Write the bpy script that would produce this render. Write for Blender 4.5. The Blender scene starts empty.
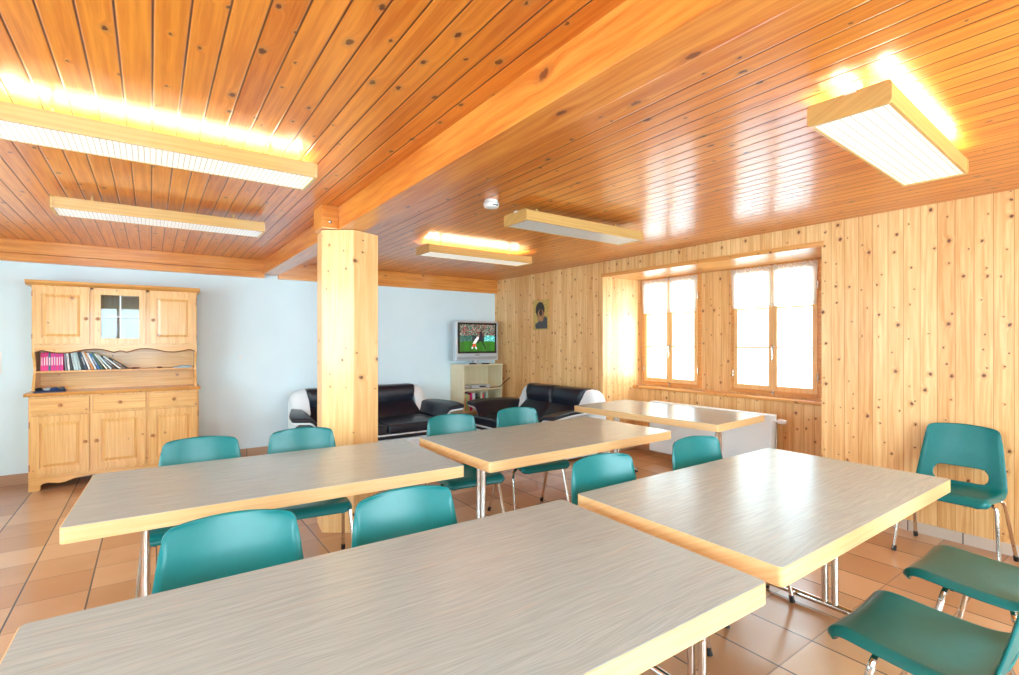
import bpy, bmesh, math, random
from mathutils import Vector, Matrix
PI = math.pi
R = math.radians
random.seed(7)
sc = bpy.context.scene
COL = sc.collection

# ------------------------------------------------------------------ nodes
class NT:
    def __init__(s, nt): s.nt = nt
    def n(s, t, **kw):
        nd = s.nt.nodes.new(t)
        for k, v in kw.items(): setattr(nd, k, v)
        return nd
    def put(s, sock, v):
        if hasattr(v, 'links') or isinstance(v, bpy.types.NodeSocket): s.nt.links.new(v, sock)
        else: sock.default_value = v
    def m(s, op, a, b=0.0, c=None, clamp=False):
        nd = s.n('ShaderNodeMath', operation=op); nd.use_clamp = clamp
        s.put(nd.inputs[0], a); s.put(nd.inputs[1], b)
        if c is not None: s.put(nd.inputs[2], c)
        return nd.outputs[0]
    def dot(s, v, w):
        nd = s.n('ShaderNodeVectorMath', operation='DOT_PRODUCT')
        s.put(nd.inputs[0], v); nd.inputs[1].default_value = w
        return nd.outputs['Value']
    def xyz(s, x, y, z=0.0):
        nd = s.n('ShaderNodeCombineXYZ')
        for i, q in enumerate((x, y, z)): s.put(nd.inputs[i], q)
        return nd.outputs[0]
    def noise(s, v, scale=1.0, detail=2.0, rough=0.5, dist=0.0):
        nd = s.n('ShaderNodeTexNoise')
        s.put(nd.inputs['Vector'], v); nd.inputs['Scale'].default_value = scale
        nd.inputs['Detail'].default_value = detail; nd.inputs['Roughness'].default_value = rough
        nd.inputs['Distortion'].default_value = dist
        return nd.outputs[0]
    def white(s, w):
        nd = s.n('ShaderNodeTexWhiteNoise', noise_dimensions='1D'); s.put(nd.inputs['W'], w)
        return nd.outputs[0]
    def mix(s, f, a, b):
        nd = s.n('ShaderNodeMix', data_type='RGBA')
        s.put(nd.inputs[0], f); s.put(nd.inputs[6], a); s.put(nd.inputs[7], b)
        return nd.outputs[2]
    def ss(s, v, lo, hi, a=0.0, b=1.0):
        nd = s.n('ShaderNodeMapRange', interpolation_type='SMOOTHSTEP')
        s.put(nd.inputs[0], v)
        for i, q in enumerate((lo, hi, a, b)): s.put(nd.inputs[i + 1], q)
        return nd.outputs[0]
    def bump(s, h, strength=0.3, dist=0.002):
        nd = s.n('ShaderNodeBump'); s.put(nd.inputs['Height'], h)
        nd.inputs['Strength'].default_value = strength; nd.inputs['Distance'].default_value = dist
        return nd.outputs[0]

def c4(c): return (c[0], c[1], c[2], 1.0)

def newmat(name):
    m = bpy.data.materials.new(name); m.use_nodes = True
    nt = m.node_tree; b = nt.nodes['Principled BSDF']
    return m, NT(nt), b

def plain(name, col, rough=0.5, metal=0.0, coat=0.0, spec=0.5, noise=0.0, nscale=30, bump=0.0, bscale=200, sheen=0):
    m, t, b = newmat(name)
    b.inputs['Roughness'].default_value = rough; b.inputs['Metallic'].default_value = metal
    b.inputs['Coat Weight'].default_value = coat; b.inputs['Coat Roughness'].default_value = 0.1
    b.inputs['Specular IOR Level'].default_value = spec
    tc = t.n('ShaderNodeTexCoord').outputs['Object']
    nv = t.noise(tc, nscale, 3)
    k = t.ss(nv, 0.3, 0.7, 1 - noise, 1 + noise)
    sc_ = t.n('ShaderNodeVectorMath', operation='SCALE')
    sc_.inputs[0].default_value = col; t.put(sc_.inputs['Scale'], k)
    t.put(b.inputs['Base Color'], sc_.outputs[0])
    if bump:
        t.put(b.inputs['Normal'], t.bump(t.noise(tc, bscale, 2), bump, 0.001))
    return m

def pine(name, A, L, w, c1, c2, groove=(0.1, 0.03, 0.01), gw=0.0025, knots=0.35, kscale=8.0, krad=0.13,
         kcol=(0.09, 0.025, 0.008), kring=(0.5, 0.2, 0.06), rough=0.3, coat=0.3, croough=0.1, off=0.0, tint=0.5,
         gdepth=0.5, grain=60.0, krect=1.0, gsoft=1.6):
    """procedural pine: A = direction across the boards, L = along them, w = board width"""
    m, t, b = newmat(name)
    P = t.n('ShaderNodeTexCoord').outputs['Object']
    a = t.dot(P, A); l = t.dot(P, L)
    if w:
        q = t.m('ADD', t.m('DIVIDE', a, w), off)
        pid = t.m('FLOOR', q); f = t.m('FRACT', q)
        rnd = t.white(t.m('ADD', pid, 0.37))
        rnd2 = t.white(t.m('ADD', pid, 31.7))
    else:
        pid = 0.0; f = None; rnd = 0.5; rnd2 = 0.5
    l2 = t.m('ADD', l, t.m('MULTIPLY', rnd2, 13.0))
    vo = t.n('ShaderNodeTexVoronoi', voronoi_dimensions='2D')
    wob = t.m('MULTIPLY', t.m('SUBTRACT', t.noise(P, 70, 1), 0.5), 0.014)
    t.put(vo.inputs['Vector'], t.xyz(t.m('ADD', a, wob), t.m('MULTIPLY', t.m('SUBTRACT', l, wob), krect))); vo.inputs['Scale'].default_value = kscale
    d = vo.outputs['Distance']
    sep = t.n('ShaderNodeSeparateColor'); t.put(sep.inputs[0], vo.outputs['Color'])
    keep = t.m('LESS_THAN', sep.outputs[0], knots)
    rad = t.ss(t.m('POWER', sep.outputs[1], 1.8), 0.0, 1.0, krad * 0.38, krad)
    dn = t.m('DIVIDE', d, rad)
    core = t.m('MULTIPLY', keep, t.ss(dn, 0.6, 1.05, 1.0, 0.0))
    ring = t.m('MULTIPLY', keep, t.ss(dn, 0.8, 2.4, 1.0, 0.0))
    push = t.m('MULTIPLY', keep, t.ss(dn, 0.0, 4.0, 0.02, 0.0))
    ag = t.m('ADD', a, push)
    g1 = t.noise(t.xyz(t.m('MULTIPLY', ag, grain), t.m('MULTIPLY', l2, 1.6), pid), 1.0, 3, 0.55, 0.4)
    g2 = t.noise(t.xyz(t.m('MULTIPLY', ag, grain * 4), t.m('MULTIPLY', l2, 5.0), pid), 1.0, 2, 0.6)
    g = t.m('ADD', t.m('MULTIPLY', g1, 0.75), t.m('MULTIPLY', g2, 0.25))
    g = t.ss(g, 0.32, 0.68)
    if w: g = t.m('ADD', t.m('MULTIPLY', g, 1 - tint), t.m('MULTIPLY', rnd, tint))
    col = t.mix(g, c4(c1), c4(c2))
    col = t.mix(t.m('MULTIPLY', ring, 0.55), col, c4(kring))
    col = t.mix(t.m('MULTIPLY', core, 0.92), col, c4(kcol))
    h = t.m('MULTIPLY', g2, 0.08)
    if w and gw:
        e = t.m('MULTIPLY', t.m('MINIMUM', f, t.m('SUBTRACT', 1.0, f)), w)
        gm = t.ss(e, gw * 0.5, gw * gsoft, 1.0, 0.0)
        col = t.mix(gm, col, c4(groove))
        h = t.m('SUBTRACT', h, t.m('MULTIPLY', t.ss(e, 0.0, gw * 2.6, 1.0, 0.0), gdepth))
    t.put(b.inputs['Base Color'], col)
    b.inputs['Roughness'].default_value = rough
    b.inputs['Coat Weight'].default_value = coat; b.inputs['Coat Roughness'].default_value = croough
    nb = t.bump(h, 0.6, 0.004)
    t.put(b.inputs['Normal'], nb); t.put(b.inputs['Coat Normal'], nb)
    return m

X, Y, Z = (1, 0, 0), (0, 1, 0), (0, 0, 1)
M = {}
M['ceil'] = pine('ceiling_pine', X, Y, 0.094, (0.54, 0.115, 0.007), (0.88, 0.32, 0.040), groove=(0.10, 0.02, 0.004), gw=0.0028,
                 knots=0.5, kscale=8, krad=0.11, rough=0.3, coat=0.4, croough=0.13, off=-0.05, krect=0.6, kcol=(0.10, 0.02, 0.006), grain=42, tint=0.4, gdepth=0.9)
M['wallp'] = pine('wall_pine', (1, 1, 0), Z, 0.098, (0.68, 0.31, 0.09), (0.97, 0.67, 0.32), groove=(0.52, 0.22, 0.06), gw=0.0016,
                  knots=0.55, kscale=10, krad=0.125, rough=0.4, coat=0.12, croough=0.2, krect=0.85, gdepth=0.25, kcol=(0.13, 0.035, 0.012),
                  kring=(0.6, 0.25, 0.08), grain=48, tint=0.42)
M['pillar'] = pine('pillar_pine', (1, -0.8, 0), Z, None, (0.80, 0.44, 0.16), (0.92, 0.60, 0.27), knots=0.6, kscale=7, krad=0.1, rough=0.35,
                   coat=0.2, grain=45, kcol=(0.12, 0.04, 0.015), kring=(0.65, 0.3, 0.1))
M['beamY'] = pine('beam_pine_lengthwise', (1, 0, 0.7), Y, None, (0.62, 0.155, 0.018), (0.82, 0.32, 0.055), knots=0.35, kscale=4, krad=0.08,
                  rough=0.3, coat=0.4, croough=0.12, grain=40, krect=0.5, kcol=(0.2, 0.05, 0.015), kring=(0.5, 0.14, 0.03))
M['beamX'] = pine('beam_pine_crosswise', (0, 0.7, 1), X, None, (0.64, 0.19, 0.025), (0.84, 0.36, 0.075), knots=0.4, kscale=4, krad=0.08,
                  rough=0.3, coat=0.4, croough=0.12, grain=40, krect=0.5, kcol=(0.2, 0.05, 0.015))
M['trimY'] = pine('window_trim_pine_lengthwise', (0.4, 0, 1), Y, None, (0.66, 0.27, 0.07), (0.82, 0.42, 0.13), knots=0.3, kscale=6, krad=0.08,
                  rough=0.3, coat=0.3, grain=50)
M['trimZ'] = pine('window_trim_pine_upright', (0.3, 1, 0), Z, None, (0.82, 0.47, 0.18), (0.92, 0.62, 0.30), knots=0.25, kscale=6, krad=0.07,
                  rough=0.3, coat=0.3, grain=50)
M['dresX'] = pine('dresser_pine_crosswise', (0, 0.8, 1), X, None, (0.70, 0.34, 0.09), (0.88, 0.53, 0.19), knots=0.4, kscale=6, krad=0.08,
                  rough=0.3, coat=0.3, grain=60, kcol=(0.35, 0.14, 0.04), kring=(0.6, 0.28, 0.1))
M['dresZ'] = pine('dresser_pine_upright', (1, 0.8, 0), Z, None, (0.72, 0.36, 0.10), (0.89, 0.55, 0.21), knots=0.4, kscale=6, krad=0.09,
                  rough=0.3, coat=0.3, grain=60, kcol=(0.35, 0.14, 0.04), kring=(0.6, 0.28, 0.1))
M['dresO'] = pine('dresser_orange_edge_pine', (0, 0.8, 1), X, None, (0.62, 0.27, 0.06), (0.78, 0.40, 0.12), knots=0.2, kscale=6, krad=0.07, rough=0.3, coat=0.3, grain=60)
M['dresDark'] = plain('dresser_moulding_stain', (0.22, 0.07, 0.02), 0.35, coat=0.3, noise=0.1)
M['edge'] = pine('table_edge_beech', (0, 0.5, 1), (1, 0.5, 0), None, (0.76, 0.47, 0.20), (0.84, 0.57, 0.29), knots=0.0, rough=0.35, coat=0.25, grain=80)
M['lampw'] = pine('lamp_beech', (0, 0.5, 1), X, None, (0.55, 0.32, 0.10), (0.64, 0.40, 0.14), knots=0.0, rough=0.3, coat=0.4, grain=70)
M['wall'] = plain('white_plaster', (0.74, 0.91, 0.99), 0.85, noise=0.012, nscale=3, bump=0.12, bscale=60)
M['whitepl'] = plain('white_plastic', (0.86, 0.87, 0.87), 0.35)
M['radw'] = plain('radiator_enamel', (0.84, 0.92, 0.96), 0.3, coat=0.2)
M['teal'] = plain('teal_plastic', (0.001, 0.165, 0.170), 0.30, noise=0.03, bump=0.06, bscale=420, spec=0.42)
M['chrome'] = plain('chrome', (0.78, 0.77, 0.75), 0.12, 1.0)
M['steel'] = plain('brushed_steel', (0.62, 0.58, 0.54), 0.25, 1.0)
M['brass'] = plain('turned_knob_wood', (0.50, 0.20, 0.06), 0.3, coat=0.4)
M['black'] = plain('black_rubber', (0.012, 0.012, 0.012), 0.5)
M['blackgl'] = plain('black_gloss', (0.01, 0.01, 0.012), 0.2)
M['leather'] = plain('black_leather', (0.006, 0.009, 0.020), 0.36, noise=0.15, nscale=12, bump=0.35, bscale=35)
M['wleather'] = plain('white_leather', (0.84, 0.92, 0.97), 0.4, bump=0.1, bscale=60)
M['silver'] = plain('silver_plastic', (0.58, 0.64, 0.70), 0.35, 0.3)
M['beechv'] = pine('bookcase_laminate', (1, 1, 0), Z, None, (0.72, 0.62, 0.40), (0.80, 0.70, 0.48), knots=0.0, rough=0.4, coat=0.1, grain=70)
M['curtain'] = None

def tabletop_mat():
    m, t, b = newmat('table_laminate')
    P = t.n('ShaderNodeTexCoord').outputs['Object']
    s = t.n('ShaderNodeSeparateXYZ'); t.put(s.inputs[0], P)
    x, y = s.outputs[0], s.outputs[1]
    warp = t.noise(t.xyz(t.m('MULTIPLY', x, 1.3), t.m('MULTIPLY', y, 5)), 1.0, 2)
    y2 = t.m('ADD', y, t.m('MULTIPLY', warp, 0.10))
    g1 = t.noise(t.xyz(t.m('MULTIPLY', x, 2.5), t.m('MULTIPLY', y2, 75)), 1.0, 3, 0.6)
    g2 = t.noise(t.xyz(t.m('MULTIPLY', x, 9), t.m('MULTIPLY', y2, 420)), 1.0, 2, 0.6)
    g3 = t.noise(t.xyz(t.m('MULTIPLY', x, 1.1), t.m('MULTIPLY', y, 6)), 1.0, 2, 0.5)
    g = t.m('ADD', t.m('MULTIPLY', g1, 0.4), t.m('MULTIPLY', g2, 0.6))
    col = t.mix(t.ss(g, 0.34, 0.66), c4((0.325, 0.40, 0.40)), c4((0.43, 0.52, 0.52)))
    col = t.mix(t.ss(t.noise(t.xyz(t.m('MULTIPLY', x, 2.2), t.m('MULTIPLY', y2, 34)), 1.0, 3, 0.6), 0.56, 0.72, 0.0, 0.28), col, c4((0.52, 0.43, 0.33)))
    t.put(b.inputs['Base Color'], col)
    b.inputs['Roughness'].default_value = 0.24
    b.inputs['Specular IOR Level'].default_value = 0.6
    t.put(b.inputs['Normal'], t.bump(g2, 0.12, 0.0006))
    return m
M['top'] = tabletop_mat()

def tile_mat():
    m, t, b = newmat('terracotta_tiles')
    P = t.n('ShaderNodeTexCoord').outputs['Object']
    s = t.n('ShaderNodeSeparateXYZ'); t.put(s.inputs[0], P)
    qx = t.m('DIVIDE', t.m('ADD', s.outputs[0], 0.90), 0.31)
    qy = t.m('DIVIDE', t.m('SUBTRACT', s.outputs[1], 1.07), 0.325)
    ix, iy = t.m('FLOOR', qx), t.m('FLOOR', qy)
    fx, fy = t.m('FRACT', qx), t.m('FRACT', qy)
    r = t.white(t.m('ADD', t.m('MULTIPLY', ix, 7.13), t.m('MULTIPLY', iy, 3.71)))
    n1 = t.noise(P, 5, 3, 0.5)
    g = t.m('ADD', t.m('MULTIPLY', r, 0.75), t.m('MULTIPLY', n1, 0.25))
    col = t.mix(t.ss(g, 0.25, 0.75), c4((0.45, 0.225, 0.105)), c4((0.58, 0.34, 0.185)))
    ex = t.m('MULTIPLY', t.m('MINIMUM', fx, t.m('SUBTRACT', 1.0, fx)), 0.31)
    ey = t.m('MULTIPLY', t.m('MINIMUM', fy, t.m('SUBTRACT', 1.0, fy)), 0.325)
    gm = t.m('MAXIMUM', t.ss(ex, 0.003, 0.0055, 1.0, 0.0), t.m('MULTIPLY', t.ss(ey, 0.0025, 0.0045, 1.0, 0.0), 0.5))
    col = t.mix(gm, col, c4((0.075, 0.06, 0.05)))
    t.put(b.inputs['Base Color'], col)
    t.put(b.inputs['Roughness'], t.ss(n1, 0.3, 0.7, 0.18, 0.27))
    b.inputs['Coat Weight'].default_value = 0.4; b.inputs['Coat Roughness'].default_value = 0.38
    b.inputs['Specular IOR Level'].default_value = 0.6
    h = t.m('ADD', t.m('MULTIPLY', gm, -1.0), t.m('MULTIPLY', n1, 0.12))
    t.put(b.inputs['Normal'], t.bump(h, 0.35, 0.002))
    return m
M['tile'] = tile_mat()

def basetile_mat(name, c1, c2):
    m, t, b = newmat(name)
    P = t.n('ShaderNodeTexCoord').outputs['Object']
    a = t.dot(P, (1, 1, 0)); q = t.m('DIVIDE', t.m('ADD', a, 0.05), 0.31)
    f = t.m('FRACT', q); r = t.white(t.m('FLOOR', q))
    col = t.mix(r, c4(c1), c4(c2))
    e = t.m('MINIMUM', f, t.m('SUBTRACT', 1.0, f))
    col = t.mix(t.ss(e, 0.008, 0.016, 1.0, 0.0), col, c4((0.12, 0.10, 0.09)))
    t.put(b.inputs['Base Color'], col); b.inputs['Roughness'].default_value = 0.3
    return m
M['btile'] = basetile_mat('baseboard_tile', (0.44, 0.27, 0.17), (0.52, 0.34, 0.22))
M['btileW'] = basetile_mat('baseboard_tile_pale', (0.60, 0.50, 0.42), (0.66, 0.56, 0.48))

def emis(name, col, s):
    m = bpy.data.materials.new(name); m.use_nodes = True; t = NT(m.node_tree)
    m.node_tree.nodes.remove(m.node_tree.nodes['Principled BSDF'])
    e = t.n('ShaderNodeEmission'); e.inputs[0].default_value = c4(col); e.inputs[1].default_value = s
    m.node_tree.links.new(e.outputs[0], m.node_tree.nodes['Material Output'].inputs[0])
    return m
M['tube_on'] = emis('fluorescent_tube_glow', (1.0, 0.91, 0.70), 26.0)

def diffuser_mat(name, on, col=(1, 0.92, 0.74)):
    m, t, b = newmat(name)
    P = t.n('ShaderNodeTexCoord').outputs['Object']
    s = t.n('ShaderNodeSeparateXYZ'); t.put(s.inputs[0], P)
    fx = t.m('FRACT', t.m('DIVIDE', s.outputs[0], 0.022))
    fy = t.m('FRACT', t.m('DIVIDE', s.outputs[1], 0.035))
    ln = t.m('MAXIMUM', t.ss(t.m('ABSOLUTE', t.m('SUBTRACT', fx, 0.5)), 0.32, 0.48), t.ss(t.m('ABSOLUTE', t.m('SUBTRACT', fy, 0.5)), 0.36, 0.48))
    base = t.mix(ln, c4((0.80, 0.84, 0.86)), c4((0.42, 0.44, 0.46)))
    t.put(b.inputs['Base Color'], base); b.inputs['Roughness'].default_value = 0.3
    if on:
        t.put(b.inputs['Emission Color'], t.mix(ln, c4(col), c4((col[0] * 0.45, col[1] * 0.38, col[2] * 0.28))))
        b.inputs['Emission Strength'].default_value = on
    return m
M['diff_on'] = diffuser_mat('lamp_diffuser_lit', 0.42)
M['diff_dim'] = diffuser_mat('lamp_diffuser_pale', 0.30, (0.93, 0.97, 1.0))
M['diff_off'] = diffuser_mat('lamp_diffuser_unlit', 0.0)

def glass_mat(name='window_glass', ior=1.45, tint=(0.97, 0.99, 0.98), k=1.0):
    m = bpy.data.materials.new(name); m.use_nodes = True; nt = m.node_tree; t = NT(nt)
    nt.nodes.remove(nt.nodes['Principled BSDF'])
    tr = t.n('ShaderNodeBsdfTransparent'); tr.inputs[0].default_value = c4(tint)
    gl = t.n('ShaderNodeBsdfGlossy'); gl.inputs['Roughness'].default_value = 0.02
    fr = t.n('ShaderNodeFresnel')
    bf = t.n('ShaderNodeNewGeometry').outputs['Backfacing']
    t.put(fr.inputs[0], t.m('ADD', ior, t.m('MULTIPLY', bf, 1.0 / ior - ior)))
    mx = t.n('ShaderNodeMixShader')
    nt.links.new(t.m('MULTIPLY', fr.outputs[0], k, clamp=True), mx.inputs[0]); nt.links.new(tr.outputs[0], mx.inputs[1]); nt.links.new(gl.outputs[0], mx.inputs[2])
    nt.links.new(mx.outputs[0], nt.nodes['Material Output'].inputs[0])
    return m
M['glass'] = glass_mat()
M['cglass'] = glass_mat('cabinet_glass', 1.9, (0.75, 0.82, 0.86), 0.4)

def curtain_mat():
    m = bpy.data.materials.new('lace_curtain'); m.use_nodes = True; nt = m.node_tree; t = NT(nt)
    nt.nodes.remove(nt.nodes['Principled BSDF'])
    P = t.n('ShaderNodeTexCoord').outputs['Object']
    s = t.n('ShaderNodeSeparateXYZ'); t.put(s.inputs[0], P)
    z = s.outputs[2]
    vo = t.n('ShaderNodeTexVoronoi'); t.put(vo.inputs['Vector'], P); vo.inputs['Scale'].default_value = 55
    holes = t.ss(vo.outputs['Distance'], 0.28, 0.42, 0.0, 1.0)
    border = t.m('MAXIMUM', t.ss(z, 0.36, 0.39), t.ss(z, 0.02, 0.05, 1.0, 0.0))
    fac = t.m('MULTIPLY', holes, t.m('ADD', t.m('MULTIPLY', border, 0.25), 0.05))
    df = t.n('ShaderNodeBsdfDiffuse'); df.inputs[0].default_value = (0.90, 0.95, 0.98, 1)
    tl = t.n('ShaderNodeBsdfTranslucent'); tl.inputs[0].default_value = (0.92, 0.96, 0.99, 1)
    tr = t.n('ShaderNodeBsdfTransparent')
    m1 = t.n('ShaderNodeMixShader'); m1.inputs[0].default_value = 0.6
    m2 = t.n('ShaderNodeMixShader')
    L = nt.links.new
    L(df.outputs[0], m1.inputs[1]); L(tl.outputs[0], m1.inputs[2])
    L(fac, m2.inputs[0]); L(m1.outputs[0], m2.inputs[1]); L(tr.outputs[0], m2.inputs[2])
    L(m2.outputs[0], nt.nodes['Material Output'].inputs[0])
    return m
M['curtain'] = curtain_mat()

# ------------------------------------------------------------------ object helpers
def obj(name, bm, mat, parent=None, smooth=False, loc=(0, 0, 0), rotz=0, angle=35):
    me = bpy.data.meshes.new(name)
    bmesh.ops.recalc_face_normals(bm, faces=bm.faces)
    bm.to_mesh(me); bm.free()
    for mm in (mat if isinstance(mat, (list, tuple)) else [mat]): me.materials.append(mm)
    if smooth:
        for p in me.polygons: p.use_smooth = True
        try: me.set_sharp_from_angle(angle=R(angle))
        except Exception: pass
    o = bpy.data.objects.new(name, me); COL.objects.link(o)
    o.location = loc; o.rotation_euler = (0, 0, rotz)
    if parent is not None: o.parent = parent
    return o

def thing(name, label, cat, loc=(0, 0, 0), rotz=0, group=None):
    o = bpy.data.objects.new(name, None); COL.objects.link(o)
    o.empty_display_size = 0.1
    o.location = loc; o.rotation_euler = (0, 0, rotz)
    o['label'] = label; o['category'] = cat
    if group: o['group'] = group
    return o

def tag(o, label, cat, group=None):
    o['label'] = label; o['category'] = cat
    if group: o['group'] = group
    return o

def struct(o, label=None, cat=None):
    o['kind'] = 'structure'
    if label: o['label'] = label
    if cat: o['category'] = cat
    return o

def copy_tree(o, parent=None):
    c = o.copy(); COL.objects.link(c)
    if parent is not None: c.parent = parent
    for ch in list(o.children): copy_tree(ch, c)
    return c

def box(bm, x0, x1, y0, y1, z0, z1, bev=0.0, seg=2, mi=0):
    t = bmesh.new()
    bmesh.ops.create_cube(t, size=1.0)
    for v in t.verts:
        v.co = Vector(((x0 + x1) / 2 + v.co.x * (x1 - x0), (y0 + y1) / 2 + v.co.y * (y1 - y0), (z0 + z1) / 2 + v.co.z * (z1 - z0)))
    if bev:
        bmesh.ops.bevel(t, geom=list(t.edges), offset=bev, segments=seg, affect='EDGES', profile=0.7)
    merge(bm, t, mi)

def merge(bm, t, mi=0, M4=None):
    t.verts.index_update()
    vs = [bm.verts.new(M4 @ v.co if M4 else v.co) for v in t.verts]
    for f in t.faces:
        try:
            nf = bm.faces.new([vs[v.index] for v in f.verts]); nf.material_index = mi
        except ValueError: pass
    t.free()

def B(*a, **k):
    bm = bmesh.new(); box(bm, *a, **k); return bm

def boxes(lst, bev=0.0):
    bm = bmesh.new()
    for q in lst: box(bm, *q, bev=bev)
    return bm

def extrude_poly(bm, pts, axis, a0, a1, mi=0):
    """pts: 2-D outline; axis: 'x','y','z' along which it is extruded from a0 to a1"""
    def P(p, a):
        if axis == 'x': return (a, p[0], p[1])
        if axis == 'y': return (p[0], a, p[1])
        return (p[0], p[1], a)
    v0 = [bm.verts.new(P(p, a0)) for p in pts]; v1 = [bm.verts.new(P(p, a1)) for p in pts]
    n = len(pts)
    f0 = bm.faces.new(v0[::-1]); f1 = bm.faces.new(v1)
    f0.material_index = f1.material_index = mi
    for i in range(n):
        f = bm.faces.new((v0[i], v0[(i + 1) % n], v1[(i + 1) % n], v1[i])); f.material_index = mi
    return f0, f1

def fillet(pts, r, n=6):
    pts = [Vector(p) for p in pts]; out = [pts[0]]
    for i in range(1, len(pts) - 1):
        p0, p1, p2 = pts[i - 1], pts[i], pts[i + 1]
        a = (p0 - p1); b = (p2 - p1); d = min(r, a.length * 0.48, b.length * 0.48)
        A = p1 + a.normalized() * d; C = p1 + b.normalized() * d
        for k in range(n + 1):
            s = k / n
            out.append(A * (1 - s) ** 2 + p1 * 2 * s * (1 - s) + C * s * s)
    out.append(pts[-1]); return out

def tube(bm, pts, r, seg=10, cap=True, mi=0):
    pts = [Vector(p) for p in pts]
    rings = []; up = None
    for i, p in enumerate(pts):
        if i == 0: d = pts[1] - p
        elif i == len(pts) - 1: d = p - pts[i - 1]
        else: d = (pts[i + 1] - pts[i - 1])
        d.normalize()
        if up is None:
            up = Vector((0, 0, 1)) if abs(d.z) < 0.9 else Vector((1, 0, 0))
        s = d.cross(up).normalized(); up = s.cross(d).normalized()
        rr = r[i] if isinstance(r, (list, tuple)) else r
        rings.append([bm.verts.new(p + (s * math.cos(2 * PI * k / seg) + up * math.sin(2 * PI * k / seg)) * rr) for k in range(seg)])
    for a, b in zip(rings[:-1], rings[1:]):
        for k in range(seg):
            f = bm.faces.new((a[k], a[(k + 1) % seg], b[(k + 1) % seg], b[k])); f.material_index = mi
    if cap:
        bm.faces.new(rings[0][::-1]).material_index = mi; bm.faces.new(rings[-1]).material_index = mi

def lathe(bm, prof, seg=20, M4=None, mi=0):
    t = bmesh.new(); rings = []
    for r, z in prof:
        rings.append([t.verts.new((max(r, 1e-4) * math.cos(2 * PI * k / seg), max(r, 1e-4) * math.sin(2 * PI * k / seg), z)) for k in range(seg)])
    for a, b in zip(rings[:-1], rings[1:]):
        for k in range(seg): t.faces.new((a[k], a[(k + 1) % seg], b[(k + 1) % seg], b[k]))
    t.faces.new(rings[0][::-1]); t.faces.new(rings[-1])
    merge(bm, t, mi, M4)

def rrect(x0, x1, y0, y1, r, n=6):
    pts = []
    for cx, cy, a0 in ((x1 - r, y1 - r, 0), (x0 + r, y1 - r, 90), (x0 + r, y0 + r, 180), (x1 - r, y0 + r, 270)):
        for k in range(n + 1):
            a = R(a0 + 90 * k / n); pts.append((cx + r * math.cos(a), cy + r * math.sin(a)))
    return pts

# ------------------------------------------------------------------ room shell
CH = 2.39          # ceiling height
XR, YB = 4.57, 6.77
XL, YF = -2.3, -1.45
RY0, RY1, RZ = 1.873, 4.37, 2.22   # window recess
XW = 5.30
struct(obj('floor', B(XL - 0.2, 5.35, YF - 0.2, YB + 0.2, -0.12, 0.0), M['tile']))
struct(obj('ceiling', B(XL - 0.2, XR + 0.02, YF - 0.2, YB + 0.2, CH, CH + 0.12), M['ceil']))
struct(obj('wall_back', B(XL - 0.2, XR + 0.9, YB, YB + 0.2, 0, CH), M['wall']))

def wall_with_openings(axis, p0, p1, a0, a1, ops):
    """axis 'x': wall plane normal x between p0..p1, running a0..a1 in y; ops = [(s,e,z0,z1)]"""
    bm = bmesh.new(); cur = a0
    def bx(s, e, z0, z1):
        if e - s < 1e-4 or z1 - z0 < 1e-4: return
        if axis == 'x': box(bm, p0, p1, s, e, z0, z1)
        else: box(bm, s, e, p0, p1, z0, z1)
    for s, e, z0, z1 in sorted(ops):
        bx(cur, s, 0, CH); bx(s, e, 0, z0); bx(s, e, z1, CH); cur = e
    bx(cur, a1, 0, CH)
    return bm
FWIN = [(-1.5, 0.3, 0.85, 2.2), (1.4, 3.6, 0.6, 2.2)]
LWIN = [(0.6, 2.2, 0.85, 2.2), (3.2, 4.8, 0.85, 2.2)]
struct(obj('wall_front', wall_with_openings('y', YF - 0.3, YF, XL - 0.2, XR + 0.9, FWIN), M['wall']))
struct(obj('wall_left', wall_with_openings('x', XL - 0.3, XL, YF, YB, LWIN), M['wall']))
wr = bmesh.new()
box(wr, XR, XR + 0.9, YF, RY0, 0, CH + 0.1)
box(wr, XR, XR + 0.9, RY1, YB, 0, CH + 0.1)
box(wr, XR, XR + 0.9, RY0, RY1, RZ, CH + 0.1)
struct(obj('wall_right', wr, M['wallp']))
# recess back wall around the two windows
W1 = (3.475, 4.33); W2 = (2.16, 3.09); WZ0, WZ1 = 0.845, 2.205
rb = bmesh.new()
for s, e in ((RY0, W2[0]), (W2[1], W1[0]), (W1[1], RY1)): box(rb, XW, XW + 0.12, s, e, 0.79, RZ)
for s, e in (W1, W2):
    box(rb, XW, XW + 0.12, s, e, WZ1, RZ); box(rb, XW, XW + 0.12, s, e, 0.79, WZ0)
struct(obj('wall_recess', rb, M['wallp']))
struct(obj('wall_below_sill', B(XW - 0.13, XW + 0.12, RY0, RY1, 0, 0.79), M['wallp']))
# sill and lintel
bm = bmesh.new()
extrude_poly(bm, [(XW - 0.175, 0.800), (XW - 0.175, 0.822), (XW - 0.165, 0.828), (XW + 0.02, 0.828), (XW + 0.02, 0.79), (XW - 0.145, 0.79), (XW - 0.15, 0.80)], 'y', RY0 + 0.001, RY1 - 0.001)
# extrude_poly with axis y takes (x,z)
struct(obj('trim_1', bm, M['trimY']), 'orange pine window sill running under both windows', 'window sill')
struct(obj('trim_2', boxes([(XR - 0.012, XR + 0.02, RY0 - 0.02, RY1 + 0.02, RZ - 0.022, RZ + 0.022), (XR + 0.02, XW + 0.01, RY0, RY1, RZ - 0.012, RZ)]), M['trimY']),
       'orange pine lintel board over the window recess', 'lintel')
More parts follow.
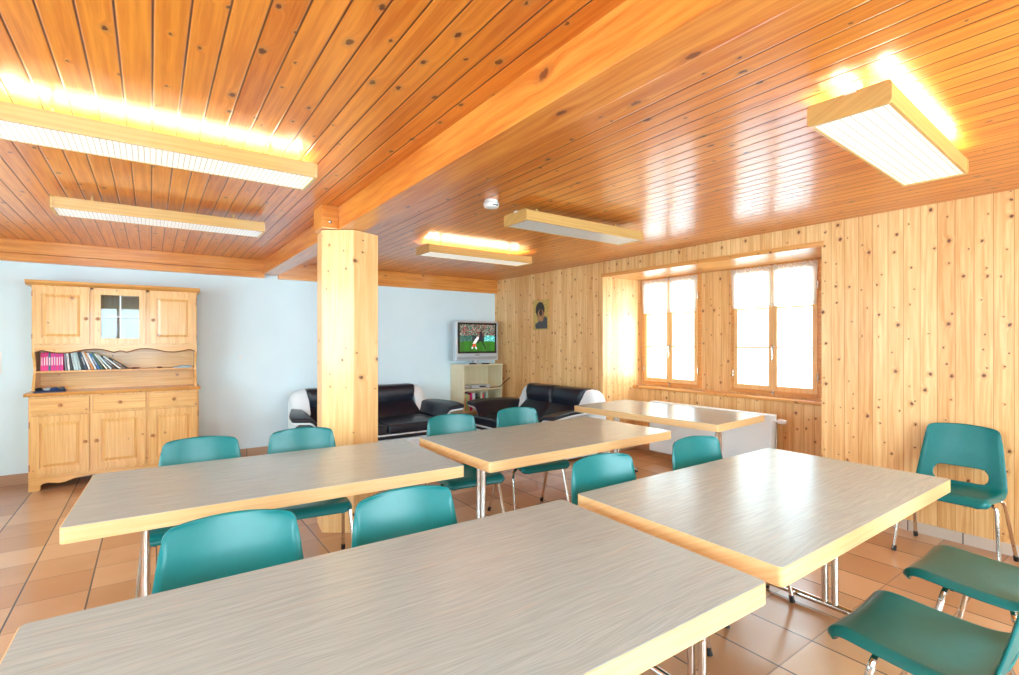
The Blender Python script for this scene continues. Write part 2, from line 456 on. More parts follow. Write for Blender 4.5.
# baseboards
struct(obj('baseboard_back', B(XL, XR, YB - 0.012, YB, 0, 0.105), M['btile']))
struct(obj('baseboard_right', boxes([(XR - 0.012, XR, YF, RY0, 0, 0.075), (XR - 0.012, XR, RY1, YB - 0.012, 0, 0.075)]), M['btileW']))
struct(obj('baseboard_recess', boxes([(XW - 0.142, XW - 0.13, RY0, RY1, 0, 0.075), (XR, XW - 0.142, RY1 - 0.012, RY1, 0, 0.075)]), M['btile']))
# cornice boards at the top of the back wall
struct(obj('trim_3', boxes([(XL, 1.13, YB - 0.10, YB, 2.255, CH)], bev=0.004), M['beamX']), 'upper pine board along the top of the white wall left of the beam', 'cornice')
struct(obj('trim_4', boxes([(XL, 1.13, YB - 0.075, YB, 2.178, 2.254)], bev=0.004), M['beamX']), 'lower orange pine board along the top of the white wall left of the beam', 'cornice')
struct(obj('trim_5', boxes([(1.29, XR, YB - 0.07, YB, 2.178, CH)], bev=0.004), M['beamX']), 'orange pine board along the top of the white wall right of the beam', 'cornice')
# ceiling beam, trim plank, joint block, pillar
struct(obj('beam', B(1.118, 1.288, YF, YB, 2.222, CH, bev=0.005), M['beamY']), 'big varnished orange pine ceiling beam running to the back wall', 'beam')
struct(obj('trim_6', B(1.288, 1.632, YF, YB, CH - 0.012, CH), M['beamY']), 'flat pine trim plank on the ceiling beside the beam', 'ceiling trim')
blk = struct(obj('beam_block', B(1.0, 1.118, 3.71, 3.93, 2.222, CH, bev=0.004), M['beamX']), 'short pine joint block on top of the pillar beside the beam', 'beam block')
cc = bmesh.new(); lathe(cc, [(0.012, 0), (0.012, 0.006), (0.006, 0.01)], 12, Matrix.Translation((1.06, 3.71, 2.27)) @ Matrix.Rotation(R(90), 4, 'X'))
obj('bolt', cc, M['steel'], blk)
obj('joint_strip', B(1.122, 1.13, 3.700, 3.709, 2.228, CH - 0.004), M['steel'], blk)
PC, PR = (1.235, 3.865), 0.237
pts = [(PC[0] + PR * math.cos(R(-97 + 60 * k)), PC[1] + PR * math.sin(R(-97 + 60 * k))) for k in range(6)]
bm = bmesh.new(); extrude_poly(bm, pts, 'z', 0, 2.218)
bmesh.ops.bevel(bm, geom=[e for e in bm.edges if abs(e.verts[0].co.z - e.verts[1].co.z) > 1], offset=0.004, segments=2, affect='EDGES')
struct(obj('pillar', bm, M['pillar']), 'six-sided knotty pine pillar holding up the ceiling beam', 'pillar')

# ------------------------------------------------------------------ windows
def sheet(n, m, fn):
    bm = bmesh.new(); g = [[bm.verts.new(fn(i / n, j / m)) for j in range(m + 1)] for i in range(n + 1)]
    for i in range(n):
        for j in range(m): bm.faces.new((g[i][j], g[i + 1][j], g[i + 1][j + 1], g[i][j + 1]))
    return bm

def room_window(idx, y0, y1, label):
    xf = XW - 0.02
    win = struct(obj('window_%d' % idx, boxes([(xf, XW + 0.1, y0, y0 + 0.04, WZ0, WZ1), (xf, XW + 0.1, y1 - 0.04, y1, WZ0, WZ1),
                 (xf, XW + 0.1, y0 + 0.04, y1 - 0.04, WZ1 - 0.04, WZ1), (xf - 0.005, XW + 0.1, y0 + 0.04, y1 - 0.04, WZ0, WZ0 + 0.045)], bev=0.003), M['trimY']), label, 'window')
    ym = (y0 + y1) / 2
    for s, e in ((y0 + 0.038, ym - 0.001), (ym + 0.001, y1 - 0.038)):
        za, zb = WZ0 + 0.04, WZ1 - 0.035
        st = 0.043
        bz = [(xf - 0.012, xf + 0.04, s, s + st, za, zb), (xf - 0.012, xf + 0.04, e - st, e, za, zb),
              (xf - 0.012, xf + 0.04, s + st, e - st, za, za + 0.05), (xf - 0.012, xf + 0.04, s + st, e - st, zb - 0.045, zb)]
        for zz in (1.335, 1.752): bz.append((xf - 0.006, xf + 0.03, s + st, e - st, zz - 0.008, zz + 0.008))
        sash = obj('sash', boxes(bz, bev=0.002), M['trimZ'], win)
        obj('window_pane', B(xf + 0.012, xf + 0.016, s + st, e - st, za + 0.05, zb - 0.045), M['glass'], sash)
    # central catch: handle with plate, top and bottom bolts
    hb = bmesh.new(); box(hb, xf - 0.020, xf - 0.012, ym - 0.012, ym + 0.012, 1.27, 1.36, bev=0.003)
    tube(hb, fillet([(xf - 0.02, ym, 1.34), (xf - 0.05, ym, 1.34), (xf - 0.05, ym - 0.012, 1.24), (xf - 0.045, ym + 0.005, 1.20)], 0.015), 0.006, 8)
    obj('window_handle', hb, M['steel'], win, True)
    for zz in (WZ0 + 0.022, WZ1 - 0.012):
        bb = bmesh.new(); box(bb, xf - 0.022, xf - 0.005, ym - 0.016, ym + 0.016, zz - 0.012, zz + 0.012, bev=0.003)
        obj('window_bolt', bb, M['steel'], win, True)
    for hy in (y0 + 0.03, y1 - 0.03):
        for hz in (1.05, 1.95):
            bb = bmesh.new(); lathe(bb, [(0.007, -0.035), (0.007, 0.035)], 8, Matrix.Translation((xf - 0.014, hy, hz)))
            obj('hinge', bb, M['steel'], win, True)
    return win
room_window(1, *W1, 'small-paned pine window farther from the camera, near the sofas')
room_window(2, *W2, 'small-paned pine window nearer the camera')

def curtain(y0, y1, label, dip):
    zb, h = 1.765, 0.42
    def fn(u, v):
        y = y0 + (y1 - y0) * u
        z = h * v
        z += (0.012 * abs(math.sin(u * PI * 9)) if v > 0.99 else 0)
        x = 0.006 * math.sin(u * 34 + v * 1.5) * (0.6 + 0.4 * (1 - v))
        return (x, (y - y0) + 0.012 * dip * (1 - v) , z)
    o = obj('cafe_curtain', sheet(60, 12, fn), M['curtain'], None, True, (XW - 0.052, y0, zb))
    return tag(o, label, 'curtain', 'lace cafe curtains')
for (a, b), nm in ((W1, 'far window'), (W2, 'near window')):
    m_ = (a + b) / 2
    curtain(m_ + 0.008, b - 0.018, 'white lace cafe curtain, left one in the %s' % nm, -1)
    curtain(a + 0.025, m_ - 0.012, 'white lace cafe curtain, right one in the %s' % nm, 1)
for (a, b) in (W1, W2):
    pass

def plain_window(idx, axis, p, s, e, z0, z1):
    def bx(a, b, c, d, t=0.05):
        return (p - t, p, a, b, c, d) if axis == 'x' else (a, b, p - t, p, c, d)
    w = 0.06; m_ = (s + e) / 2
    L = [bx(s, s + w, z0, z1), bx(e - w, e, z0, z1), bx(s + w, e - w, z0, z0 + w), bx(s + w, e - w, z1 - w, z1), bx(m_ - w / 2, m_ + w / 2, z0 + w, z1 - w)]
    win = struct(obj('window_%d' % idx, boxes(L, bev=0.003), M['trimZ']))
    g = bx(s + w, e - w, z0 + w, z1 - w, 0.03)
    if axis == 'x': g = (p - 0.028, p - 0.024) + g[2:]
    else: g = g[:2] + (p - 0.028, p - 0.024) + g[4:]
    obj('window_pane', B(*g), M['glass'], win)
k = 3
for s, e, z0, z1 in FWIN: plain_window(k, 'y', YF - 0.1, s, e, z0, z1); k += 1
for s, e, z0, z1 in LWIN: plain_window(k, 'x', XL - 0.1, s, e, z0, z1); k += 1

# ------------------------------------------------------------------ lamps
def make_lamp(on, label, loc, rotz=0.0, ln=1.25, wd=0.27, tabs=False):
    t = thing('ceiling_lamp', label, 'ceiling lamp', loc, rotz, 'fluorescent ceiling lamps')
    hx, hy = ln / 2, wd / 2
    z0, z1 = -0.13, -0.056
    for s in (-1, 1):
        obj('side_panel', B(-hx + 0.012, hx - 0.012, s * hy - (0.012 if s > 0 else 0), s * hy + (0 if s > 0 else 0.012), z0, z1, bev=0.002), M['lampw'], t)
        bm = bmesh.new()
        pr = [(y, z) for y, z in rrect(-hy - 0.004, hy + 0.004, z0 - 0.004, z1 + 0.006, 0.014, 4)]
        extrude_poly(bm, pr, 'x', s * hx - (0.014 if s > 0 else 0), s * hx + (0 if s > 0 else 0.014))
        obj('end_panel', bm, M['lampw'], t)
    obj('diffuser', B(-hx + 0.016, hx - 0.016, -hy + 0.014, hy - 0.014, z0 + 0.002, z0 + 0.008), M['diff_on'] if on == 1 else (M['diff_dim'] if on == 2 else M['diff_off']), t)
    obj('mounting_rail', boxes([(-hx + 0.1, hx - 0.1, -0.035, 0.035, -0.115, -0.085)], bev=0.003), M['whitepl'], t)
    for s in (-1, 1):
        wh = on != 2 and s < 0 and tabs; xc = s * (hx - (0.06 if wh else 0.2))
        if wh: obj('clip', B(-hx - 0.001, -hx + 0.05, -0.03, 0.01, -0.056, -0.044), M['whitepl'], t)
        xc = s * (hx - 0.2)
        obj('ceiling_bracket', B(xc - 0.006, xc + 0.006, -0.01, 0.01, -0.086, 0.0), M['lampw'], t)
        bm = bmesh.new(); tube(bm, [(-hx + 0.03, s * 0.08, -0.098), (hx - 0.03, s * 0.08, -0.098)], 0.013, 10)
        obj('fluorescent_tube', bm, M['tube_on'] if on == 1 else M['whitepl'], t, True)
    return t
make_lamp(1, 'lit ceiling lamp, largest in the top left, nearer of the left pair', (0.085, 2.855, CH))
make_lamp(2, 'smaller-looking ceiling lamp behind the big lit one on the left, close to the dresser', (0.10, 4.435, CH))
make_lamp(1, 'lit ceiling lamp nearest the television, just right of the pillar', (2.78, 4.455, CH))
make_lamp(0, 'unlit ceiling lamp between the smoke detector and the far window', (2.77, 2.92, CH), tabs=True)
make_lamp(1, 'lit ceiling lamp at the top right above the corner chair', (2.765, 0.815, CH), R(2.4), tabs=True)
make_lamp(1, 'lit ceiling lamp above the camera, left of the beam', (0.085, 0.75, CH))

# smoke detector
sd = thing('smoke_detector', 'round white smoke detector on the plank ceiling', 'smoke detector', (1.94, 2.92, CH))
bm = bmesh.new(); lathe(bm, [(0.046, 0), (0.046, -0.012), (0.052, -0.016), (0.055, -0.035), (0.048, -0.05), (0.02, -0.056), (0.001, -0.057)], 28); obj('housing', bm, M['whitepl'], sd, True)
bm = bmesh.new(); lathe(bm, [(0.0555, -0.022), (0.0555, -0.027)], 28); obj('vent_slot', bm, M['silver'], sd)
obj('printed_label', boxes([(-0.02 + i * 0.011, -0.013 + i * 0.011, -0.056, -0.053, -0.046, -0.038) for i in range(4)]), M['blackgl'], sd)

# ------------------------------------------------------------------ tables
def make_table(first, label, loc, rotz):
    if first is None:
        t = thing('dining_table', label, 'table', loc, rotz, 'grey laminate tables')
        hx, hy, r, th = 0.80, 0.43, 0.018, 0.058
        bm = bmesh.new()
        extrude_poly(bm, rrect(-hx, hx, -hy, hy, r), 'z', 0.75 - th, 0.7487)
        obj('tabletop_edge', bm, M['edge'], t, True)
        bm = bmesh.new()
        extrude_poly(bm, rrect(-hx + 0.003, hx - 0.003, -hy + 0.003, hy - 0.003, r - 0.003), 'z', 0.7487, 0.750)
        obj('tabletop', bm, M['top'], t)
        for s in (-1, 1):
            x = s * 0.575
            for sy in (-1, 1):
                bm = bmesh.new(); tube(bm, [(x, sy * 0.023, 0.05), (x, sy * 0.023, 0.688)], 0.0165, 14)
                obj('leg', bm, M['chrome'], t, True)
            bm = bmesh.new()
            tube(bm, fillet([(x, -0.34, 0.018), (x, -0.31, 0.04), (x, 0.31, 0.04), (x, 0.34, 0.018)], 0.03), 0.018, 12)
            obj('foot_bar', bm, M['chrome'], t, True)
            obj('top_bracket', B(x - 0.03, x + 0.03, -0.3, 0.3, 0.676, 0.6915, bev=0.003), M['steel'], t)
            for sy in (-1, 1):
                bm = bmesh.new(); lathe(bm, [(0.02, 0), (0.022, 0.012), (0.016, 0.02)], 12, Matrix.Translation((x, sy * 0.335, 0)))
                obj('rubber_foot', bm, M['black'], t, True)
        return t
    t = copy_tree(first); t.scale = (1, 1, 1); t.location = loc; t.rotation_euler = (0, 0, rotz); t['label'] = label
    return t
T1 = make_table(None, 'large grey laminate table in the foreground, nearest the camera', (0.556, 1.138, 0), R(-1.4))
T1.scale = (1.015, 1.0, 1.0)
make_table(T1, 'grey laminate table on the left in front of the pillar and dresser', (0.555, 2.722, 0), R(-2.2))
make_table(T1, 'brown-looking laminate table in the middle in front of the sofas', (2.275, 2.68, 0), R(0.6))
make_table(T1, 'laminate table on the right with the window reflected in its top', (2.272, 1.13, 0), R(-0.3))
t5 = make_table(T1, 'laminate table standing by the radiator under the windows', (3.955, 3.0, 0), R(94.2))
t5.scale = (0.95, 0.98, 1.0)

# ------------------------------------------------------------------ chairs
PROF = [(0.238, 0.408), (0.236, 0.424), (0.224, 0.440), (0.195, 0.449), (0.14, 0.446), (0.05, 0.438), (-0.05, 0.433), (-0.12, 0.437),
        (-0.162, 0.452), (-0.186, 0.480), (-0.200, 0.52), (-0.213, 0.57), (-0.232, 0.65), (-0.25, 0.735), (-0.265, 0.805), (-0.2705, 0.830), (-0.273, 0.838)]
def catmull(P, n):
    out = []
    for i in range(len(P) - 1):
        p0 = P[max(i - 1, 0)]; p1 = P[i]; p2 = P[i + 1]; p3 = P[min(i + 2, len(P) - 1)]
        for k in range(n):
            s = k / n
            out.append(tuple(0.5 * ((2 * p1[j]) + (-p0[j] + p2[j]) * s + (2 * p0[j] - 5 * p1[j] + 4 * p2[j] - p3[j]) * s * s + (-p0[j] + 3 * p1[j] - 3 * p2[j] + p3[j]) * s ** 3) for j in range(2)))
    out.append(P[-1]); return out
def resample(P, n):
    L = [0]
    for a, b in zip(P[:-1], P[1:]): L.append(L[-1] + math.dist(a, b))
    out = []; j = 0
    for i in range(n + 1):
        s = L[-1] * i / n
        while j < len(L) - 2 and L[j + 1] < s: j += 1
        f = (s - L[j]) / max(L[j + 1] - L[j], 1e-9)
        out.append((P[j][0] * (1 - f) + P[j + 1][0] * f, P[j][1] * (1 - f) + P[j + 1][1] * f))
    return out, L[-1]
def shell_bm():
    NU, NV = 60, 84
    prof, LT = resample(catmull(PROF, 8), NV)
    def halfw(s):     # s: arc length from the front lip
        u = min(max(s / LT, 0.0), 1.0)
        # seat, junction, back, top
        key = [(0, 0.217), (0.15, 0.224), (0.38, 0.230), (0.50, 0.232), (0.60, 0.226), (0.78, 0.208), (0.95, 0.190), (1, 0.187)]
        for (a, wa), (b, wb) in zip(key[:-1], key[1:]):
            if u <= b:
                w = wa + (wb - wa) * (u - a) / (b - a); break
        r = 0.045; e = LT - s
        if e < r: w -= r - math.sqrt(max(r * r - (r - e) ** 2, 0))
        r = 0.04
        if s < r: w -= r - math.sqrt(max(r * r - (r - s) ** 2, 0))
        return w
    # hole, in (x, s) space
    s_h = None
    acc = 0
    for i in range(NV):
        if prof[i][1] > 0.508 and prof[i][0] < -0.15 and s_h is None: s_h = LT * i / NV
    hw, hh = 0.142, 0.052
    def sdf(x, s):
        cx, cs = abs(x), s - s_h
        r = hh * (0.98 if cs > 0 else 0.8)
        dx = max(cx - (hw - r), 0); ds = max(abs(cs) - (hh - r), 0)
        return math.hypot(dx, ds) - r
    def P(x, s):
        k = min(max(s / LT * NV, 0), NV); i = min(int(k), NV - 1); f = k - i
        y = prof[i][0] * (1 - f) + prof[i + 1][0] * f; z = prof[i][1] * (1 - f) + prof[i + 1][1] * f
        dy = prof[i + 1][0] - prof[i][0]; dz = prof[i + 1][1] - prof[i][1]; dl = math.hypot(dy, dz)
        n = (dz / dl, -dy / dl)      # normal: up on the seat (-dy>0), forwards on the back
        w = halfw(s); q = abs(x) / max(w, 1e-4)
        back = min(max((s / LT - 0.42) / 0.15, 0), 1)
        lift = (0.010 * (1 - back) + 0.030 * back) * q * q          # concave shell
        edge = max(0.0, (q - 0.90) / 0.10)
        lift -= (0.026 * (1 - back) + 0.010 * back * (1 - min(max((s / LT - 0.88) / 0.07, 0), 1))) * edge ** 1.6        # rolled rim
        if back > 0:                      # bend the back forwards only, no lift at its top edge
            n = (n[0] * (1 - back) + 0.985 * back, n[1] * (1 - back) + 0.10 * back)
        top = min(max((s / LT - 0.90) / 0.10, 0), 1)
        return Vector((x, y + n[0] * lift, z + n[1] * lift - top * 0.010 * q * q))
    bm = bmesh.new(); S = []
    for j in range(NV + 1):
        s = LT * j / NV; w = max(halfw(s), 0.01); row = []
        for i in range(NU + 1):
            u = -1 + 2 * i / NU
            u = math.copysign(1 - (1 - abs(u)) ** 1.25, u)
            row.append([u * w, s])
        S.append(row)
    ins = [[sdf(*p) < 0 for p in row] for row in S]
    # snap points next to the hole edge onto it
    for j in range(NV + 1):
        for i in range(NU + 1):
            x, s = S[j][i]; d = sdf(x, s)
            if abs(d) < 0.0047:
                e = 1e-4
                gx = (sdf(x + e, s) - sdf(x - e, s)) / (2 * e); gs = (sdf(x, s + e) - sdf(x, s - e)) / (2 * e)
                gl = math.hypot(gx, gs) or 1
                S[j][i] = [x - d * gx / gl, s - d * gs / gl]; ins[j][i] = None
    V = {}
    def vert(j, i):
        if (j, i) not in V: V[(j, i)] = bm.verts.new(P(*S[j][i]))
        return V[(j, i)]
    for j in range(NV):
        for i in range(NU):
            c = [(j, i), (j, i + 1), (j + 1, i + 1), (j + 1, i)]
            st = [ins[a][b] for a, b in c]
            if any(q is True for q in st) or all(q is None for q in st):
                cx = sum(S[a][b][0] for a, b in c) / 4; cs = sum(S[a][b][1] for a, b in c) / 4
                if any(q is True for q in st) or sdf(cx, cs) < 0: continue
            bm.faces.new([vert(*q) for q in c])
    return bm
def make_chair():
    t = thing('stacking_chair', '', 'chair', (0, 0, 0), 0, 'teal shell chairs')
    s = obj('seat_shell', shell_bm(), M['teal'], t, True, angle=60)
    md = s.modifiers.new('thickness', 'SOLIDIFY'); md.thickness = 0.006; md.offset = -1
    fw = 0.258
    for nm, yb, yf, zc in (('front', 0.105, 0.185, 0.415), ('rear', -0.085, -0.255, 0.412)):
        for s_ in (-1, 1):
            pts = [(0.0, yb, zc), (s_ * 0.228, yb, zc), (s_ * fw, yf, 0.014)]
            if nm == 'front': pts[0] = (0, yb, zc)
            bm = bmesh.new(); tube(bm, fillet(pts, 0.05, 8), 0.011, 10)
            lg = obj('leg', bm, M['chrome'], t, True)
            bm = bmesh.new(); d = Vector((fw - 0.228, (yf - yb), -0.4)).normalized()
            p1 = Vector((s_ * fw, yf, 0.002)); p0 = p1 - Vector((s_ * d.x, d.y, d.z)) * 0.035
            tube(bm, [p0, p1], 0.0135, 10)
            obj('rubber_foot', bm, M['black'], lg, True)
    for s_ in (-1, 1):
        bm = bmesh.new()
        tube(bm, fillet([(s_ * 0.15, 0.12, 0.415), (s_ * 0.15, -0.10, 0.412)], 0.01), 0.009, 8)
        obj('seat_rail', bm, M['chrome'], t, True)
    for sx in (-1, 1):
        for yy in (0.105, -0.085):
            obj('mounting_block', B(sx * 0.15 - 0.022, sx * 0.15 + 0.022, yy - 0.018, yy + 0.018, 0.40, 0.434, bev=0.004), M['black'], t)
    return t
CH0 = make_chair(); used = [False]
def chair(bx, by, heading, label):
    """bx,by: middle of the top of the backrest; heading: facing direction in degrees (0 = +x)"""
    c = CH0 if not used[0] else copy_tree(CH0); used[0] = True
    h = R(heading); f = Vector((math.cos(h), math.sin(h)))
    c.location = (bx + 0.27 * f.x, by + 0.27 * f.y, 0); c.rotation_euler = (0, 0, h - PI / 2); c['label'] = label
    return c
chair(0.22, 1.87, -97, 'teal shell chair at the far side of the foreground table, left one')
chair(0.785, 1.80, -93, 'teal shell chair at the far side of the foreground table, right one')
chair(1.815, 1.765, -96, 'teal shell chair tucked behind the left end of the right-hand table')
chair(2.605, 1.775, -98, 'teal shell chair behind the right-hand table, in front of the radiator')
chair(0.244, 3.46, -97, 'teal shell chair behind the left table, directly in front of the dresser')
chair(0.80, 3.44, -97, 'teal shell chair behind the left table, beside the pillar')
chair(1.88, 3.41, -97, 'teal shell chair behind the middle table, between the two sofas')
chair(2.53, 3.44, -97, 'teal shell chair behind the middle table, in front of the black sofa by the window')
chair(2.05, 0.225, 90, 'teal shell chair at the bottom right, its seat nearest the camera')
chair(2.775, 0.225, 90, 'teal shell chair at the right edge, second seat pushed to the right-hand table')
chair(4.495, 0.955, 180, 'teal shell chair standing alone with its back against the pine wall')

# ------------------------------------------------------------------ dresser
DX, DY = -0.925, 6.37
dr = thing('dresser', 'pale pine dresser with bookshelf and glazed upper cabinet against white wall', 'dresser', (DX, DY, 0))
W = 1.345; D = YB - DY - 0.002
obj('base_carcass', boxes([(0, W, 0.018, D, 0.125, 0.885)]), M['dresZ'], dr)
# scalloped plinth
def scallop_plinth():
    top = 0.125
    pts = [(0, 0), (0.075, 0), (0.085, 0.02), (0.082, 0.045), (0.10, 0.062), (0.14, 0.068), (0.18, 0.06), (0.215, 0.052), (0.25, 0.055), (0.33, 0.082), (0.44, 0.095), (W / 2 - 0.13, 0.098), (W / 2 - 0.05, 0.085), (W / 2, 0.075)]
    full = pts + [(W - x, z) for x, z in pts[::-1][1:]]
    bm = bmesh.new(); poly = full + [(W, top), (0, top)]
    extrude_poly(bm, poly, 'y', 0.0, 0.02)
    box(bm, 0, 0.02, 0.02, D, 0, top); box(bm, W - 0.02, W, 0.02, D, 0, top)
    return bm
obj('plinth', scallop_plinth(), M['dresX'], dr)
bm = bmesh.new(); extrude_poly(bm, [(-0.032, 0.893), (-0.036, 0.903), (-0.030, 0.915), (D, 0.915), (D, 0.885), (-0.022, 0.885)], 'x', -0.03, W + 0.015)
obj('countertop', bm, M['dresO'], dr)
obj('face_frame', boxes([(0, W, 0.002, 0.018, 0.868, 0.885), (0, W, 0.002, 0.018, 0.700, 0.716), (0, W, 0.002, 0.018, 0.125, 0.142)] +
    [(x - 0.012, x + 0.012, 0.001, 0.018, 0.13, 0.88) for x in (0.012, W / 3, 2 * W / 3, W - 0.012)]), M['dresZ'], dr)
def knob(parent, x, z, y=0.0):
    bm = bmesh.new()
    lathe(bm, [(0.009, 0), (0.006, 0.006), (0.006, 0.012), (0.015, 0.017), (0.017, 0.023), (0.013, 0.030), (0.004, 0.033)], 16,
          Matrix.Translation((x, y, z)) @ Matrix.Rotation(R(90), 4, 'X'))
    return obj('knob', bm, M['brass'], parent, True)
BW = W / 3
def paneled(x0, x1, z0, z1, y, st=0.062):
    bm = bmesh.new()
    box(bm, x0, x0 + st, y, y + 0.018, z0, z1, bev=0.0015); box(bm, x1 - st, x1, y, y + 0.018, z0, z1, bev=0.0015)
    box(bm, x0 + st, x1 - st, y, y + 0.018, z0, z0 + st, bev=0.0015); box(bm, x0 + st, x1 - st, y, y + 0.018, z1 - st, z1, bev=0.0015)
    return bm
def raised(x0, x1, z0, z1, y, st=0.062, yf=None):
    # raised-and-fielded panel: a bevelled slab
    a = st - 0.002; b_ = st + 0.012; c = st + 0.035
    bm = bmesh.new(); R_ = []
    for ins_, yy in ((a, y + 0.013), (b_, y + 0.013), (c, y + 0.003)):
        R_.append([bm.verts.new(p) for p in ((x0 + ins_, yy, z0 + ins_), (x1 - ins_, yy, z0 + ins_), (x1 - ins_, yy, z1 - ins_), (x0 + ins_, yy, z1 - ins_))])
    R_.append([bm.verts.new(v.co + Vector((0, 0.013 + y + 0.0 - v.co.y + 0.005, 0))) for v in R_[0]])
    for p, q in ((0, 1), (1, 2)):
        for i in range(4): bm.faces.new((R_[p][i], R_[p][(i + 1) % 4], R_[q][(i + 1) % 4], R_[q][i]))
    for i in range(4): bm.faces.new((R_[3][i], R_[3][(i + 1) % 4], R_[0][(i + 1) % 4], R_[0][i]))
    bm.faces.new(R_[2]); bm.faces.new(R_[3][::-1])
    return bm
for i in range(3):
    x0, x1 = i * BW + 0.014, (i + 1) * BW - 0.014
    d_ = obj('drawer', B(x0, x1, -0.012, 0.016, 0.718, 0.866, bev=0.004), M['dresX'], dr)
    knob(d_, (x0 + x1) / 2, 0.795, -0.012)
    dd = obj('door', paneled(x0, x1, 0.144, 0.698, -0.014), M['dresZ'], dr)
    obj('door_panel', raised(x0, x1, 0.144, 0.698, -0.014), M['dresZ'], dd)
    kx = x1 - 0.028 if i == 0 else x0 + 0.028
    knob(dd, kx, 0.43, -0.014)
    if i == 1:
        bm = bmesh.new(); lathe(bm, [(0.010, 0), (0.010, 0.003), (0.004, 0.004)], 12, Matrix.Translation((x1 - 0.026, -0.014, 0.45)) @ Matrix.Rotation(R(90), 4, 'X'))
        obj('keyhole', bm, M['brass'], dd, True)
# upper cabinet
UY = 0.075; UB, UT = 1.365, 1.935
ux0, ux1 = 0.012, W - 0.012
obj('upper_carcass', boxes([(ux0, ux0 + 0.02, UY + 0.018, D, UB, UT), (ux1 - 0.02, ux1, UY + 0.018, D, UB, UT), (ux0, ux1, UY + 0.018, D, UB, UB + 0.02), (ux0, ux1, UY + 0.018, D, UT - 0.02, UT),
     (ux0, ux1, D - 0.01, D, UB, UT), (BW - 0.01, BW + 0.01, UY + 0.018, D, UB, UT), (2 * BW - 0.01, 2 * BW + 0.01, UY + 0.018, D, UB, UT), (BW, 2 * BW, UY + 0.06, D, 1.64, 1.655)] +
     [(x - 0.014, x + 0.014, UY, UY + 0.018, UB, UT) for x in (ux0 + 0.014, BW, 2 * BW, ux1 - 0.014)] + [(ux0 + 0.028, ux1 - 0.028, UY, UY + 0.018, UT - 0.02, UT)]), M['dresZ'], dr)
bm = bmesh.new(); extrude_poly(bm, [(UY - 0.01, UT), (UY - 0.045, UT + 0.024), (UY - 0.05, UT + 0.045), (D, UT + 0.045), (D, UT)], 'x', -0.03, W + 0.015)
obj('cornice', bm, M['dresO'], dr)
for i in range(3):
    x0, x1 = i * BW + (0.02 if i == 0 else 0.016), (i + 1) * BW - (0.02 if i == 2 else 0.016)
    st = 0.06 if i != 1 else 0.054
    dd = obj('door', paneled(x0, x1, UB + 0.012, UT - 0.014, UY - 0.014, st), M['dresZ'], dr)
    if i != 1: obj('door_panel', raised(x0, x1, UB + 0.012, UT - 0.014, UY - 0.014, st), M['dresZ'], dd)
    else:
        xm = (x0 + x1) / 2; zm = (UB + UT) / 2
        obj('glazing_bar', boxes([(xm - 0.006, xm + 0.006, UY - 0.012, UY - 0.002, UB + 0.012 + st, UT - 0.014 - st), (x0 + st, x1 - st, UY - 0.012, UY - 0.002, zm - 0.006, zm + 0.006)], bev=0.002), M['whitepl'], dd)
        obj('glass_pane', B(x0 + st, x1 - st, UY + 0.0, UY + 0.003, UB + 0.012 + st, UT - 0.014 - st), M['cglass'], dd)
    knob(dd, x1 - 0.026 if i == 0 else x0 + 0.03, 1.625, UY - 0.014)
    for hz in (1.45, 1.85):
        if i == 1: continue
        bm = bmesh.new(); lathe(bm, [(0.005, -0.022), (0.005, 0.022)], 8, Matrix.Translation((x0 - 0.004 if i == 0 else x1 + 0.004, UY - 0.010, hz)))
        obj('hinge', bm, M['brass'], dd, True)
for hz in (0.22, 0.62):
    for hx in (0.006, W - 0.006):
        bm = bmesh.new(); lathe(bm, [(0.005, -0.03), (0.005, 0.03)], 8, Matrix.Translation((hx, -0.006, hz))); obj('hinge', bm, M['brass'], dr, True)
# scalloped valance
def valance():
    half = [(0.03, 1.300), (0.055, 1.315), (0.085, 1.325), (0.13, 1.312), (0.20, 1.298), (0.29, 1.303), (0.40, 1.330), (0.50, 1.335), (0.57, 1.318), (0.62, 1.300), (0.65, 1.312), (W / 2, 1.316)]
    half = [(x, z - 0.010) for x, z in half]
    sm = resample(catmull(half, 5), 44)[0]
    return sm + [(W - x, z) for x, z in sm[::-1][1:]]
vp = valance()
bm = bmesh.new(); extrude_poly(bm, vp + [(W - 0.03, UB), (0.03, UB)], 'y', UY, UY + 0.016)
va = obj('valance', bm, M['dresX'], dr)
bm = bmesh.new(); tube(bm, [(x, UY - 0.001, z) for x, z in vp], 0.0055, 6); obj('valance_edge', bm, M['dresDark'], va, True)
# side panels with a curved front in the open shelf
sp = [(UY, UB), (UY, 1.29), (UY + 0.01, 1.27), (UY + 0.05, 1.22), (UY + 0.075, 1.15), (UY + 0.07, 1.09), (UY + 0.035, 1.03), (UY + 0.0, 0.97), (UY - 0.01, 0.93), (UY - 0.01, 0.915)]
for x in (ux0, ux1 - 0.02):
    bm = bmesh.new(); extrude_poly(bm, sp + [(D, 0.915), (D, UB)], 'x', x, x + 0.02); obj('side_panel', bm, M['dresZ'], dr)
obj('back_panel', B(ux0, ux1, D - 0.012, D - 0.001, 0.915, UB), M['dresX'], dr)
SHZ = 1.115
obj('shelf', B(ux0 + 0.02, ux1 - 0.02, UY + 0.07, D - 0.012, SHZ - 0.02, SHZ, bev=0.003), M['dresO'], dr)

